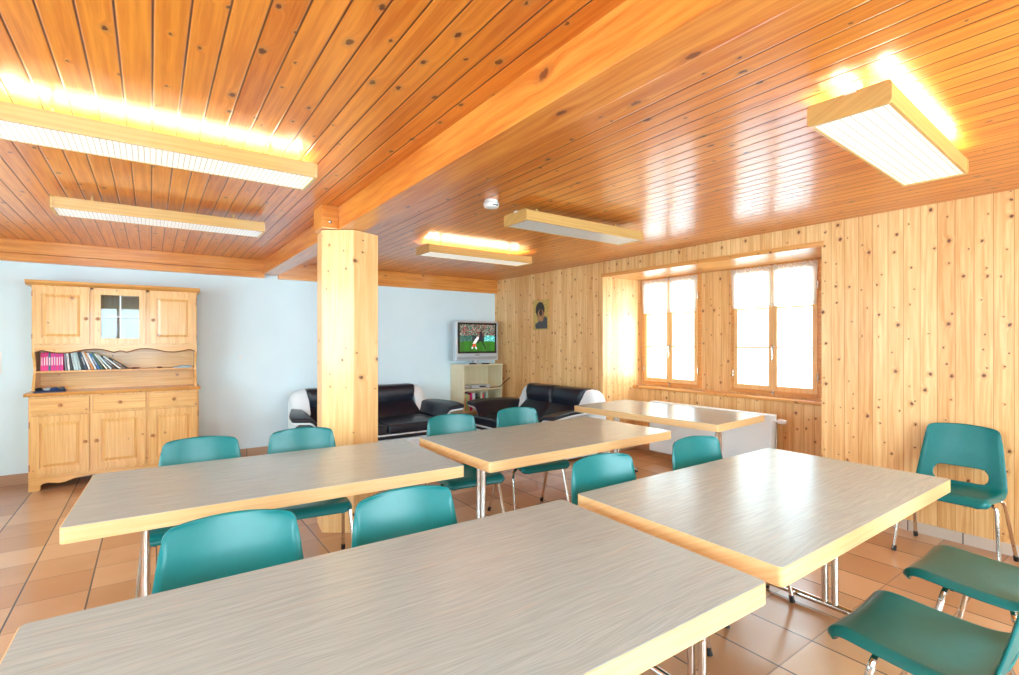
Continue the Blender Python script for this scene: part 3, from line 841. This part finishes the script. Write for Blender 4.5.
# ------------------------------------------------------------------ books
def bookmat(c):
    key = 'cover_%d_%d_%d' % tuple(int(q * 255) for q in c)
    if key not in M: M[key] = plain(key, c, 0.45, noise=0.06, nscale=40)
    return M[key]
M['paper'] = plain('paper_pages', (0.80, 0.77, 0.68), 0.8)
def make_book(x, y, z, t, dep, h, tilt, c, label, group, mark=None, rotz=0):
    """upright book; spine faces -y; tilt leans its top to the left"""
    bt = thing('book', label, 'book', (x, y, z), 0, group)
    bt.rotation_euler = (0, -tilt, rotz)
    obj('cover', boxes([(0, t, 0, 0.0025, 0, h), (0, 0.0022, 0.0025, dep, 0, h), (t - 0.0022, t, 0.0025, dep, 0, h)]), bookmat(c), bt)
    obj('pages', B(0.0022, t - 0.0022, 0.0026, dep - 0.004, 0.003, h - 0.003), M['paper'], bt)
    if mark: obj('spine_title', B(t * 0.25, t * 0.75, -0.0006, 0.0, h * 0.3, h * 0.75), bookmat(mark), bt)
    return bt
PINK = (0.80, 0.02, 0.22); PK2 = (0.62, 0.03, 0.30)
bx = DX + ux0 + 0.05; by = DY + UY + 0.095
cols = [(PINK, 'hot pink')] * 3 + [((0.05, 0.12, 0.20), 'dark blue')] + [(PINK, 'hot pink'), (PK2, 'magenta'), (PINK, 'hot pink'), (PK2, 'magenta'), (PINK, 'hot pink')]
ordw = ['first', 'second', 'third', 'fourth', 'fifth', 'sixth', 'seventh', 'eighth', 'ninth', 'tenth', 'eleventh', 'twelfth', 'thirteenth', 'fourteenth', 'fifteenth', 'sixteenth', 'seventeenth', 'eighteenth']
for i, (c, nm) in enumerate(cols):
    th = 0.0175
    make_book(bx, by, SHZ, th, 0.12, 0.178 + 0.004 * ((i * 7) % 3 - 1), 0, c, '%s upright paperback, %s book from the left on the dresser shelf' % (nm, ordw[i]), 'books on the dresser shelf', (0.85, 0.6, 0.65))
    bx += th + 0.0008
lean = [((0.22, 0.20, 0.24), 'grey'), ((0.80, 0.82, 0.80), 'white'), ((0.02, 0.03, 0.04), 'black'), ((0.55, 0.72, 0.72), 'pale green'), ((0.62, 0.78, 0.80), 'pale blue'),
        ((0.45, 0.60, 0.60), 'grey green'), ((0.02, 0.03, 0.04), 'black'), ((0.05, 0.09, 0.16), 'navy'), ((0.85, 0.86, 0.84), 'white'), ((0.75, 0.28, 0.06), 'orange'),
        ((0.85, 0.86, 0.84), 'white'), ((0.03, 0.16, 0.45), 'blue'), ((0.05, 0.14, 0.10), 'dark green'), ((0.80, 0.80, 0.70), 'cream'), ((0.60, 0.72, 0.76), 'light blue'),
        ((0.03, 0.04, 0.05), 'black'), ((0.80, 0.84, 0.84), 'white'), ((0.02, 0.02, 0.02), 'black')]
ang = [3, 5, 7, 9, 10, 11, 13, 15, 18, 20, 22, 25, 27, 32, 37, 42, 47, 54]
thp, pt = 0.0175, 0.0
for i, ((c, nm), a) in enumerate(zip(lean, ang)):
    a = R(a); th = 0.015 if i < 13 else 0.0125; h = 0.19 - 0.004 * ((i * 5) % 4)
    gap = h * math.cos(a) * (math.tan(a) - math.tan(pt)) + (0 if i == 0 else thp / math.cos(pt)) + 0.0012
    bx += gap; thp, pt = th, a
    make_book(bx, by, SHZ + 0.0002, th, 0.12, h, a, c, '%s leaning book, %s after the pink row on the dresser shelf' % (nm, ordw[i]), 'leaning books on the dresser shelf', (0.5, 0.5, 0.5) if i % 2 else None)

# small things on dresser
def wx(px, y):   # world x of an image column at depth y
    q = (px - 509.5) / 499.0
    d = y / (0.8121 - 0.5835 * q); return d * (0.5835 + 0.8121 * q)
def pebble(name, x, y, z, sx, sy, sz, mat, label, cat):
    bm = bmesh.new(); lathe(bm, [(0.55, 0), (0.95, 0.25), (1.0, 0.5), (0.8, 0.85), (0.3, 1.0), (0.01, 1.02)], 18, Matrix.Diagonal((sx, sy, sz, 1)))
    return tag(obj(name, bm, mat, None, True, (x, y, z)), label, cat)
M['dkred'] = plain('dark_red_wood', (0.14, 0.03, 0.025), 0.4)
M['dkblue'] = plain('dark_blue_plastic', (0.03, 0.05, 0.12), 0.3)
M['paleblue'] = plain('pale_blue_card', (0.40, 0.52, 0.58), 0.5)
pebble('wooden_dish', wx(135.5, 6.52), 6.52, SHZ, 0.036, 0.03, 0.014, M['dkred'], 'small dark red dish on the dresser shelf just right of the leaning books', 'dish')
pebble('trinket_box', wx(159.5, 6.52), 6.52, SHZ, 0.024, 0.022, 0.018, M['dkred'], 'tiny dark red trinket box further right on the empty part of the dresser shelf', 'box')
bp = thing('booklet_pile', 'thin pale blue booklets lying flat at the right end of the dresser shelf', 'booklets', (wx(183, 6.56), 6.56, SHZ))
obj('lower_booklet', B(-0.085, 0.075, -0.06, 0.08, 0, 0.009), M['paleblue'], bp)
o = obj('upper_booklet', B(-0.04, 0.075, -0.055, 0.075, 0.0095, 0.022), bookmat((0.30, 0.42, 0.46)), bp)
# tray of odds and ends on the counter
CZ = 0.915
tx = DX + 0.11
def ell(bm, cx, cy, cz, sx, sy, sz, seg=14, mi=0):
    lathe(bm, [(math.sin(PI * k / 8) , -math.cos(PI * k / 8)) for k in range(9)], seg, Matrix.Translation((cx, cy, cz)) @ Matrix.Diagonal((sx, sy, sz, 1)), mi)
tr = thing('flat_tray', 'shallow dark blue tray at the left end of the dresser counter', 'tray', (tx, 6.50, CZ))
bm = bmesh.new(); extrude_poly(bm, rrect(-0.10, 0.14, -0.07, 0.07, 0.03), 'z', 0, 0.006); obj('tray_base', bm, M['dkblue'], tr)
bm = bmesh.new(); tube(bm, [(x, y, 0.010) for x, y in rrect(-0.10, 0.14, -0.07, 0.07, 0.03) + [rrect(-0.10, 0.14, -0.07, 0.07, 0.03)[0]]], 0.006, 6); obj('tray_rim', bm, M['dkblue'], tr, True)
for i, (dx, dy, c, nm) in enumerate([(-0.06, 0.0, (0.02, 0.03, 0.04), 'black'), (0.0, 0.02, (0.55, 0.66, 0.70), 'pale grey'), (0.055, -0.01, (0.03, 0.09, 0.25), 'dark blue'), (0.10, 0.02, (0.10, 0.14, 0.18), 'slate')]):
    bm = bmesh.new(); ell(bm, 0, 0, 0.018, 0.032, 0.028, 0.016); ell(bm, 0.012, 0.006, 0.028, 0.016, 0.014, 0.010)
    tag(obj('key_pouch', bm, bookmat(c), None, True, (tx + dx, 6.50 + dy, CZ + 0.006)), '%s small pouch lying in the dark blue tray on the dresser' % nm, 'pouch', 'pouches in the tray')

# ------------------------------------------------------------------ wall plates
sw = thing('light_switch', 'white light switch plate on the white wall left of the dresser', 'light switch', (-1.215, YB, 1.19))
obj('switch_plate', B(-0.045, 0.045, -0.010, 0, -0.105, 0.105, bev=0.003), M['whitepl'], sw)
for zz in (-0.05, 0.05): obj('rocker', B(-0.025, 0.025, -0.015, -0.010, zz - 0.03, zz + 0.03, bev=0.002), M['whitepl'], sw)
jb = thing('wall_socket', 'small white flush wall socket on the white wall between dresser and pillar', 'wall socket', (wx(240, YB), YB, 1.21))
obj('socket_plate', B(-0.04, 0.04, -0.008, 0, -0.04, 0.04, bev=0.003), M['wall'], jb)
bm = bmesh.new(); lathe(bm, [(0.018, 0), (0.018, 0.003), (0.015, 0.003)], 16, Matrix.Translation((0, -0.008, 0)) @ Matrix.Rotation(R(90), 4, 'X')); obj('socket_insert', bm, M['whitepl'], jb)

# ------------------------------------------------------------------ sofas
def soft(x0, x1, y0, y1, z0, z1, bev, cuts=5, fn=None):
    bm = bmesh.new(); bmesh.ops.create_cube(bm, size=1.0)
    for v in bm.verts: v.co = Vector(((x0 + x1) / 2 + v.co.x * (x1 - x0), (y0 + y1) / 2 + v.co.y * (y1 - y0), (z0 + z1) / 2 + v.co.z * (z1 - z0)))
    bmesh.ops.bevel(bm, geom=list(bm.edges), offset=bev, segments=4, affect='EDGES', profile=0.6)
    bmesh.ops.subdivide_edges(bm, edges=[e for e in bm.edges if e.calc_length() > 0.12], cuts=cuts, use_grid_fill=True)
    if fn:
        for v in bm.verts: v.co = Vector(fn(v.co.x, v.co.y, v.co.z))
    return bm
def make_sofa(label, loc, rotz, hb=0.70, hs=0.88, ha=1.10):
    """faces local -y, back at y=0"""
    t = thing('sofa', label, 'sofa', loc, rotz, 'black and white leather sofas')
    # base
    bm = soft(-hs, hs, -1.08, -0.18, 0.045, 0.265, 0.03); obj('base', bm, M['wleather'], t, True)
    obj('seat_frame', soft(-hs - 0.01, hs + 0.01, -1.11, -0.20, 0.268, 0.308, 0.015), M['leather'], t, True)
    obj('seat_piping', soft(-hs - 0.015, hs + 0.015, -1.118, -0.20, 0.309, 0.322, 0.006), M['wleather'], t, True)
    for s in (-1, 1):
        for yy in (-0.98, -0.28):
            bm = bmesh.new(); lathe(bm, [(0.022, 0), (0.026, 0.046)], 12, Matrix.Translation((s * (hs - 0.1), yy, 0))); obj('foot', bm, M['black'], t, True)
    # seat cushions
    for s in (-1, 1):
        a, b = (0.004, hs) if s > 0 else (-hs, -0.004)
        def fs(x, y, z, a=a, b=b):
            u = (x - (a + b) / 2) / ((b - a) / 2); v = (y + 0.68) / 0.43
            if z > 0.36: z += 0.025 * (1 - u * u) * (1 - v * v) - 0.012 * max(0, v) 
            return (x, y, z)
        obj('seat_cushion', soft(a, b, -1.11, -0.25, 0.323, 0.43, 0.035, fn=fs), M['leather'], t, True)
    # back: lower lumbar part widening downwards + headrest part widening upwards
    for s in (-1, 1):
        def fb(x, y, z, s=s):
            q = (z - 0.42) / 0.42
            wdt = 1.0 - 0.10 * (1 - abs(2 * q - 1)) if q > 0 else 1.0
            if z < 0.60: wdt = 0.96 + 0.09 * (0.60 - z) / 0.2
            else: wdt = 0.96 + 0.05 * (z - 0.60) / 0.22
            x2 = x * wdt if abs(x) > 0.05 else x
            y2 = y + 0.40 * (z - 0.42) + (0.035 * math.cos((z - 0.63) / 0.2 * PI) if z < 0.75 else 0) - 0.03 * math.sin((abs(x) / hb) * PI)
            y2 += 0.03 * math.exp(-((z - 0.62) / 0.025) ** 2)
            return (x2, y2, z)
        a, b = (0.003, hb) if s > 0 else (-hb, -0.003)
        obj('backrest', soft(a, b, -0.46, -0.27, 0.40, 0.822, 0.045, fn=fb), M['leather'], t, True)
    # white side shells and rear shell
    for s in (-1, 1):
        out = [(-0.38, 0.26), (-0.44, 0.42), (-0.37, 0.58), (-0.29, 0.72), (-0.25, 0.79), (-0.16, 0.81), (-0.07, 0.79), (-0.03, 0.66), (-0.04, 0.26)]
        pr = resample(catmull(out, 5), 40)[0]
        bm = bmesh.new()
        x0, x1 = (hb - 0.015, hb + 0.17)
        e0 = [(y, z) for y, z in pr]
        rings = []
        for xx, k in ((x0, 1.0), (x0 + 0.08, 0.99), (x1 - 0.05, 0.94), (x1 - 0.012, 0.86), (x1, 0.78)):
            rings.append([bm.verts.new((s * xx, -0.2 + (y + 0.2) * k, 0.26 + (z - 0.26) * k)) for y, z in e0])
        for A, C in zip(rings[:-1], rings[1:]):
            for i in range(len(A) - 1): bm.faces.new((A[i], A[i + 1], C[i + 1], C[i]))
            bm.faces.new((A[-1], A[0], C[0], C[-1]))
        bm.faces.new(rings[0]); bm.faces.new(rings[-1][::-1])
        obj('side_wing', bm, M['wleather'], t, True)
    obj('rear_shell', soft(-hb, hb, -0.22, -0.02, 0.20, 0.70, 0.03, fn=lambda x, y, z: (x, y + (0.10 * (z - 0.7) / 0.5 if y < -0.1 else 0), z)), M['black'], t, True)
    # arms: thin padded flaps rising outwards over a white underside
    for s in (-1, 1):
        def fa(x, y, z, s=s):
            u = max(0.0, (abs(x) - (hs - 0.14)) / (ha - hs + 0.14))
            v = (y + 0.65) / 0.40
            r_ = min(u / 0.45, 1.0)
            z2 = z + 0.125 * r_ * r_ * (3 - 2 * r_) + 0.03 * u - 0.03 * abs(v) ** 3
            x2 = s * (abs(x) - 0.17 * u * max(0.0, (v + 0.7) / 1.7))
            return (x2, y, z2)
        a, b = sorted((s * (hs - 0.14), s * ha))
        arm = obj('armrest', soft(a, b, -1.06, -0.28, 0.425, 0.468, 0.02, cuts=8, fn=fa), M['leather'], t, True)
        obj('armrest_underside', soft(a + (0.01 if s < 0 else 0.03), b - (0.03 if s < 0 else 0.01), -1.05, -0.30, 0.402, 0.4245, 0.010, cuts=8, fn=fa), M['wleather'], arm, True)
        bm = soft(*sorted((s * (hs - 0.16), s * (hs + 0.02))), -1.0, -0.30, 0.30, 0.41, 0.03)
        obj('arm_support', bm, M['leather'], arm, True)
    return t
S1 = make_sofa('black leather sofa with white side wings against the white wall, behind the pillar', (2.23, 6.60, 0), 0, ha=1.04, hs=0.84)
S2 = make_sofa('black leather sofa with white side wings against the pine wall, below the icon', (XR - 0.03, 4.94, 0), R(-90), hb=0.55, hs=0.70, ha=0.90)

# ------------------------------------------------------------------ bookcase and television
BX0, BX1, BY0, BZ = 3.74, 4.44, 6.37, 1.055
bc = thing('bookcase', 'pale wooden open bookcase under the television in the corner', 'bookcase', (BX0, BY0, 0))
bw, bd = BX1 - BX0, YB - BY0 - 0.015
for x in (0, bw - 0.022): obj('side_panel', B(x, x + 0.022, 0, bd, 0, BZ - 0.022), M['beechv'], bc)
obj('top_panel', B(-0.004, bw + 0.004, -0.006, bd, BZ - 0.022, BZ), M['beechv'], bc)
obj('back_panel', B(0.022, bw - 0.022, bd - 0.008, bd, 0.06, BZ - 0.022), M['beechv'], bc)
for z in (0.06, 0.36, 0.69): obj('shelf', B(0.022, bw - 0.022, 0.004, bd - 0.008, z - 0.022, z), M['beechv'], bc)
obj('toe_board', B(0.022, bw - 0.022, 0.02, 0.035, 0, 0.038), M['beechv'], bc)
bks = [((0.72, 0.42, 0.18), 'tan', .034, .25), ((0.35, 0.60, 0.30), 'green', .03, .26), ((0.70, 0.45, 0.22), 'orange brown', .03, .24), ((0.60, 0.02, 0.18), 'crimson', .035, .27),
       ((0.60, 0.74, 0.76), 'pale blue', .05, .26), ((0.02, 0.03, 0.02), 'black', .03, .255), ((0.06, 0.12, 0.07), 'dark green', .04, .20), ((0.62, 0.60, 0.42), 'khaki', .03, .27),
       ((0.75, 0.06, 0.10), 'red', .028, .25), ((0.04, 0.10, 0.35), 'navy blue', .035, .17), ((0.45, 0.60, 0.50), 'sage', .03, .255)]
x = BX0 + 0.04
for i, (c, nm, th, h) in enumerate(bks):
    make_book(x, BY0 + 0.05, 0.36, th, 0.16, h, 0, c, '%s book standing in the bookcase below the television, %s from the left' % (nm, ordw[i]), 'books in the bookcase')
    x += th + (0.012 if i in (2, 4, 6) else 0.002)
# DVD player and papers on the upper shelf
dv = thing('media_player', 'flat silver media player on the upper shelf of the bookcase', 'media player', (BX0 + 0.36, BY0 + 0.03, 0.69))
obj('body', B(-0.19, 0.13, 0, 0.24, 0.006, 0.05, bev=0.004), M['silver'], dv)
obj('front_slot', B(-0.06, 0.05, -0.003, 0.0, 0.018, 0.036), M['blackgl'], dv)
obj('foot_strip', B(-0.17, 0.11, 0.02, 0.22, 0, 0.006), M['black'], dv)
mg = thing('magazine_pile', 'small pile of magazines on the upper shelf beside the silver player', 'magazines', (BX0 + 0.095, BY0 + 0.04, 0.69))
for i, c in enumerate([(0.10, 0.09, 0.08), (0.65, 0.62, 0.58), (0.12, 0.10, 0.12), (0.7, 0.66, 0.6)]):
    obj('magazine', B(-0.06 + 0.004 * i, 0.06 - 0.01 * i, 0, 0.22, i * 0.012, i * 0.012 + 0.0115), bookmat(c), mg)
ch = bmesh.new(); tube(ch, fillet([(0, 0, 0.006), (0.19, 0, 0.006), (0.33, -0.075, 0.15)], 0.03), 0.007, 8)
tag(obj('cable', ch, M['black'], None, True, (BX0 + 0.47, BY0 - 0.015 + 0.03, 0.69)), 'black lead hanging out over the right side of the bookcase', 'cable')

TVX0, TVX1, TVY = 3.66, 4.42, 6.46
tvw = TVX1 - TVX0
tv = thing('television', 'silver flat television showing a football match on top of the bookcase', 'television', (TVX0, TVY, BZ))
obj('housing', soft(0, tvw, 0.0, 0.10, 0.055, 0.655, 0.014, cuts=1), M['silver'], tv, True)
obj('bezel', boxes([(0.035, tvw - 0.035, -0.006, 0.0, 0.165, 0.63)], bev=0.002), M['blackgl'], tv)
obj('speaker_strip', B(0.03, tvw - 0.03, -0.003, 0.0, 0.075, 0.115, bev=0.001), plain('speaker_grey', (0.36, 0.41, 0.46), 0.4), tv)
obj('maker_mark', boxes([(tvw / 2 - 0.035 + i * 0.015, tvw / 2 - 0.025 + i * 0.015, -0.0025, 0.0, 0.135, 0.145) for i in range(5)]), M['blackgl'], tv)
bm = bmesh.new(); extrude_poly(bm, rrect(-0.20, 0.20, -0.07, 0.10, 0.06), 'z', 0, 0.012); lathe(bm, [(0.05, 0.012), (0.04, 0.06)], 16)
so = obj('stand', bm, M['silver'], tv, True, (tvw / 2, 0.06, 0))
obj('stand_accent', boxes([(-0.15, -0.03, -0.085, -0.07, 0.0, 0.02), (0.07, 0.20, -0.085, -0.07, 0.0, 0.014)], bev=0.003), M['blackgl'], so)
# screen: a mosaic of coloured faces
def screen():
    NX, NY = 64, 42
    x0, x1, z0, z1 = 0.068, tvw - 0.068, 0.196, 0.600
    bm = bmesh.new(); lay = bm.loops.layers.color.new('shade')
    rs = random.Random(3)
    def col(u, v):
        # v: 0 bottom .. 1 top
        if v < 0.36 + 0.03 * math.sin(u * 3):
            g = 0.30 + 0.05 * rs.random() + 0.05 * (int(u * 8) % 2)
            c = (0.10 + 0.04 * rs.random(), g, 0.035)
        elif v < 0.60:
            if u > 0.68: c = (0.12, 0.55, 0.52) if rs.random() < 0.6 else (0.5, 0.8, 0.78)
            elif u < 0.35: c = (0.05, 0.28, 0.25) if rs.random() < 0.75 else (0.3, 0.4, 0.35)
            else: c = (0.07, 0.14, 0.16)
        else:
            c = rs.choice([(0.05, 0.30, 0.24), (0.45, 0.10, 0.12), (0.55, 0.55, 0.50), (0.10, 0.07, 0.07), (0.08, 0.38, 0.30), (0.55, 0.30, 0.30)])
        def seg(ax, ay, bx_, by_, r):
            px, py = (u - ax) * 1.55, v - ay; qx, qy = (bx_ - ax) * 1.55, by_ - ay
            L = qx * qx + qy * qy; t_ = max(0, min(1, (px * qx + py * qy) / L)) if L else 0
            return math.hypot(px - t_ * qx, py - t_ * qy) < r
        # dark-kitted player, running
        if seg(0.60, 0.68, 0.57, 0.44, 0.062): c = (0.035, 0.045, 0.12)
        if seg(0.62, 0.40, 0.68, 0.24, 0.028) or seg(0.68, 0.24, 0.73, 0.10, 0.022) or seg(0.56, 0.42, 0.50, 0.32, 0.028): c = (0.06, 0.05, 0.10)
        if seg(0.56, 0.66, 0.46, 0.74, 0.02) or seg(0.64, 0.66, 0.70, 0.55, 0.02): c = (0.35, 0.20, 0.14)
        if seg(0.60, 0.79, 0.60, 0.80, 0.035): c = (0.25, 0.14, 0.09)
        # white-kitted player, falling
        if seg(0.50, 0.50, 0.40, 0.30, 0.055): c = (0.80, 0.78, 0.76)
        if seg(0.40, 0.28, 0.34, 0.12, 0.028) or seg(0.42, 0.26, 0.46, 0.10, 0.028): c = (0.75, 0.25, 0.18) if v > 0.16 else (0.8, 0.8, 0.8)
        if seg(0.52, 0.57, 0.52, 0.58, 0.033): c = (0.5, 0.28, 0.2)
        return c
    g = [[bm.verts.new((x0 + (x1 - x0) * i / NX, 0, z0 + (z1 - z0) * j / NY)) for j in range(NY + 1)] for i in range(NX + 1)]
    for i in range(NX):
        for j in range(NY):
            f = bm.faces.new((g[i][j], g[i + 1][j], g[i + 1][j + 1], g[i][j + 1])); c = col((i + .5) / NX, (j + .5) / NY)
            for lp in f.loops: lp[lay] = (c[0], c[1], c[2], 1)
    return bm
m, t_, b = newmat('television_picture')
at = t_.n('ShaderNodeAttribute', attribute_name='shade')
b.inputs['Base Color'].default_value = (0.01, 0.01, 0.01, 1); b.inputs['Roughness'].default_value = 0.2
t_.put(b.inputs['Emission Color'], at.outputs['Color']); b.inputs['Emission Strength'].default_value = 1.3
M['tvpic'] = m
obj('screen', screen(), M['tvpic'], tv, loc=(0, -0.0068, 0))

# ------------------------------------------------------------------ picture panel on the pine wall (plain stand-in)
M['gold'] = plain('gold_leaf', (0.62, 0.42, 0.12), 0.35, 0.4, noise=0.3, nscale=60)
M['umber'] = plain('dark_umber_paint', (0.03, 0.02, 0.015), 0.4, noise=0.3)
M['ochre'] = plain('ochre_paint', (0.42, 0.20, 0.08), 0.4, noise=0.3)
M['slate'] = plain('slate_paint', (0.05, 0.06, 0.07), 0.4)
pc = thing('painted_panel', 'small gilt painted wooden panel hanging on the pine wall above the sofa', 'picture', (XR, 5.57, 1.785))
obj('gilt_board', B(-0.018, 0, -0.17, 0.17, -0.215, 0.215, bev=0.003), M['gold'], pc)
def disc(cy, cz, ry, rz, x0, mat, nm):
    bm = bmesh.new(); extrude_poly(bm, [(cy + ry * math.cos(2 * PI * k / 24), cz + rz * math.sin(2 * PI * k / 24)) for k in range(24)], 'x', x0, -0.0175)
    obj(nm, bm, mat, pc)
disc(0.01, 0.07, 0.10, 0.115, -0.0195, M['umber'], 'dark_oval')
disc(-0.005, -0.02, 0.075, 0.10, -0.0205, M['ochre'], 'ochre_oval')
disc(-0.01, 0.03, 0.035, 0.05, -0.0215, M['umber'], 'small_oval')
bm = bmesh.new(); extrude_poly(bm, [(-0.15, -0.20), (0.10, -0.20), (0.12, -0.14), (0.03, -0.09), (-0.05, -0.10), (-0.10, -0.02), (-0.15, -0.05)], 'x', -0.0225, -0.0175)
obj('dark_ground', bm, M['slate'], pc)

# ------------------------------------------------------------------ radiator
rx, ry0, ry1, rz0, rz1 = 4.86, 2.44, 3.88, 0.10, 0.685
rad = thing('radiator', 'white panel radiator in the window recess behind the table', 'radiator', (rx, ry0, 0))
L_ = ry1 - ry0
def ribbed():
    bm = bmesh.new(); pts = [(0.0, 0.0), (0.0, L_)]
    n = int(L_ / 0.033); prof = []
    for i in range(n):
        a = L_ * i / n; w_ = L_ / n
        prof += [(0.0, a), (0.0, a + w_ * 0.55), (0.006, a + w_ * 0.66), (0.006, a + w_ * 0.89)]
    prof.append((0.0, L_)); prof += [(0.045, L_), (0.045, 0.0)]
    extrude_poly(bm, prof, 'z', rz0 + 0.02, rz1 - 0.012)
    return bm
obj('front_panel', B(-0.004, 0.012, 0, L_, rz0, rz1 - 0.014, bev=0.003), M['radw'], rad)
obj('convector_fins', boxes([(0.014, 0.085, 0.03 + i * 0.045, 0.034 + i * 0.045, rz0 + 0.03, rz1 - 0.03) for i in range(31)]), M['radw'], rad)
obj('rear_panel', B(0.088, 0.104, 0, L_, rz0, rz1 - 0.014, bev=0.003), M['radw'], rad)
obj('top_grille', boxes([(-0.005, 0.105, -0.003, L_ + 0.003, rz1 - 0.013, rz1)], bev=0.002), M['radw'], rad)
for s, e in ((-0.003, -0.0005), (L_ + 0.0005, L_ + 0.003)): obj('side_cover', B(-0.003, 0.104, s, e, rz0 + 0.01, rz1 - 0.015), M['radw'], rad)
bm = bmesh.new(); Mx = Matrix.Translation((0.05, -0.045, rz1 - 0.055)) @ Matrix.Rotation(R(90), 4, 'X')
lathe(bm, [(0.012, -0.04), (0.012, 0.0), (0.021, 0.004), (0.024, 0.05), (0.018, 0.075), (0.002, 0.078)], 18, Mx)
vv = obj('thermostat_valve', bm, M['whitepl'], rad, True)
bm = bmesh.new(); tube(bm, fillet([(0.05, -0.022, rz1 - 0.055), (0.05, -0.03, rz1 - 0.055), (0.05, -0.03, 0.03), (0.30, -0.03, 0.03)], 0.03), 0.008, 8); obj('supply_pipe', bm, M['steel'], vv, True)
for yy in (0.25, L_ - 0.25): obj('wall_bracket', B(0.105, XW - 0.131 - rx, yy - 0.015, yy + 0.015, 0.15, 0.6), M['radw'], rad)

# ------------------------------------------------------------------ light
world = bpy.data.worlds.new('World'); sc.world = world; world.use_nodes = True
nt = world.node_tree; bg = nt.nodes['Background']
wt = NT(nt)
gdir = wt.n('ShaderNodeTexCoord').outputs['Generated']
k_ = wt.ss(wt.dot(gdir, (-0.35, -0.93, 0.0)), -0.8, 0.7, 3.8, 16.0)
bg.inputs[0].default_value = (0.70, 0.89, 1.0, 1); wt.put(bg.inputs[1], k_)
def portal(name, loc, rot, sx, sy):
    l = bpy.data.lights.new(name, 'AREA'); l.shape = 'RECTANGLE'; l.size = sx; l.size_y = sy; l.cycles.is_portal = True
    o = bpy.data.objects.new(name, l); COL.objects.link(o); o.location = loc; o.rotation_euler = rot
for s, e in (W1, W2): portal('window_portal', (XW + 0.14, (s + e) / 2, (WZ0 + WZ1) / 2), (0, R(90), 0), WZ1 - WZ0, e - s)
for s, e, z0, z1 in FWIN: portal('window_portal', ((s + e) / 2, YF - 0.32, (z0 + z1) / 2), (R(90), 0, 0), e - s, z1 - z0)
for s, e, z0, z1 in LWIN: portal('window_portal', (XL - 0.32, (s + e) / 2, (z0 + z1) / 2), (0, R(-90), 0), z1 - z0, e - s)

# ------------------------------------------------------------------ camera
cam = bpy.data.cameras.new('camera'); co = bpy.data.objects.new('camera', cam); COL.objects.link(co)
co.location = (0, 0, 1.4); co.rotation_euler = (R(90), 0, -math.atan2(0.5835, 0.8121))
cam.sensor_fit = 'HORIZONTAL'; cam.sensor_width = 36.0; cam.lens = 36.0 * 499.0 / 1019.0
cam.shift_y = (341.5 - 337.5) / 1019.0
cam.clip_start = 0.02
sc.camera = co
vs = sc.view_settings
vs.view_transform = 'Standard'; vs.look = 'None'; vs.gamma = 1.0; vs.exposure = 0.50; vs.use_curve_mapping = False
try:
    sc.cycles.use_denoising = True
    sc.cycles.max_bounces = 10; sc.cycles.diffuse_bounces = 6; sc.cycles.transparent_max_bounces = 12
    sc.cycles.sample_clamp_indirect = 8.0
except Exception: pass
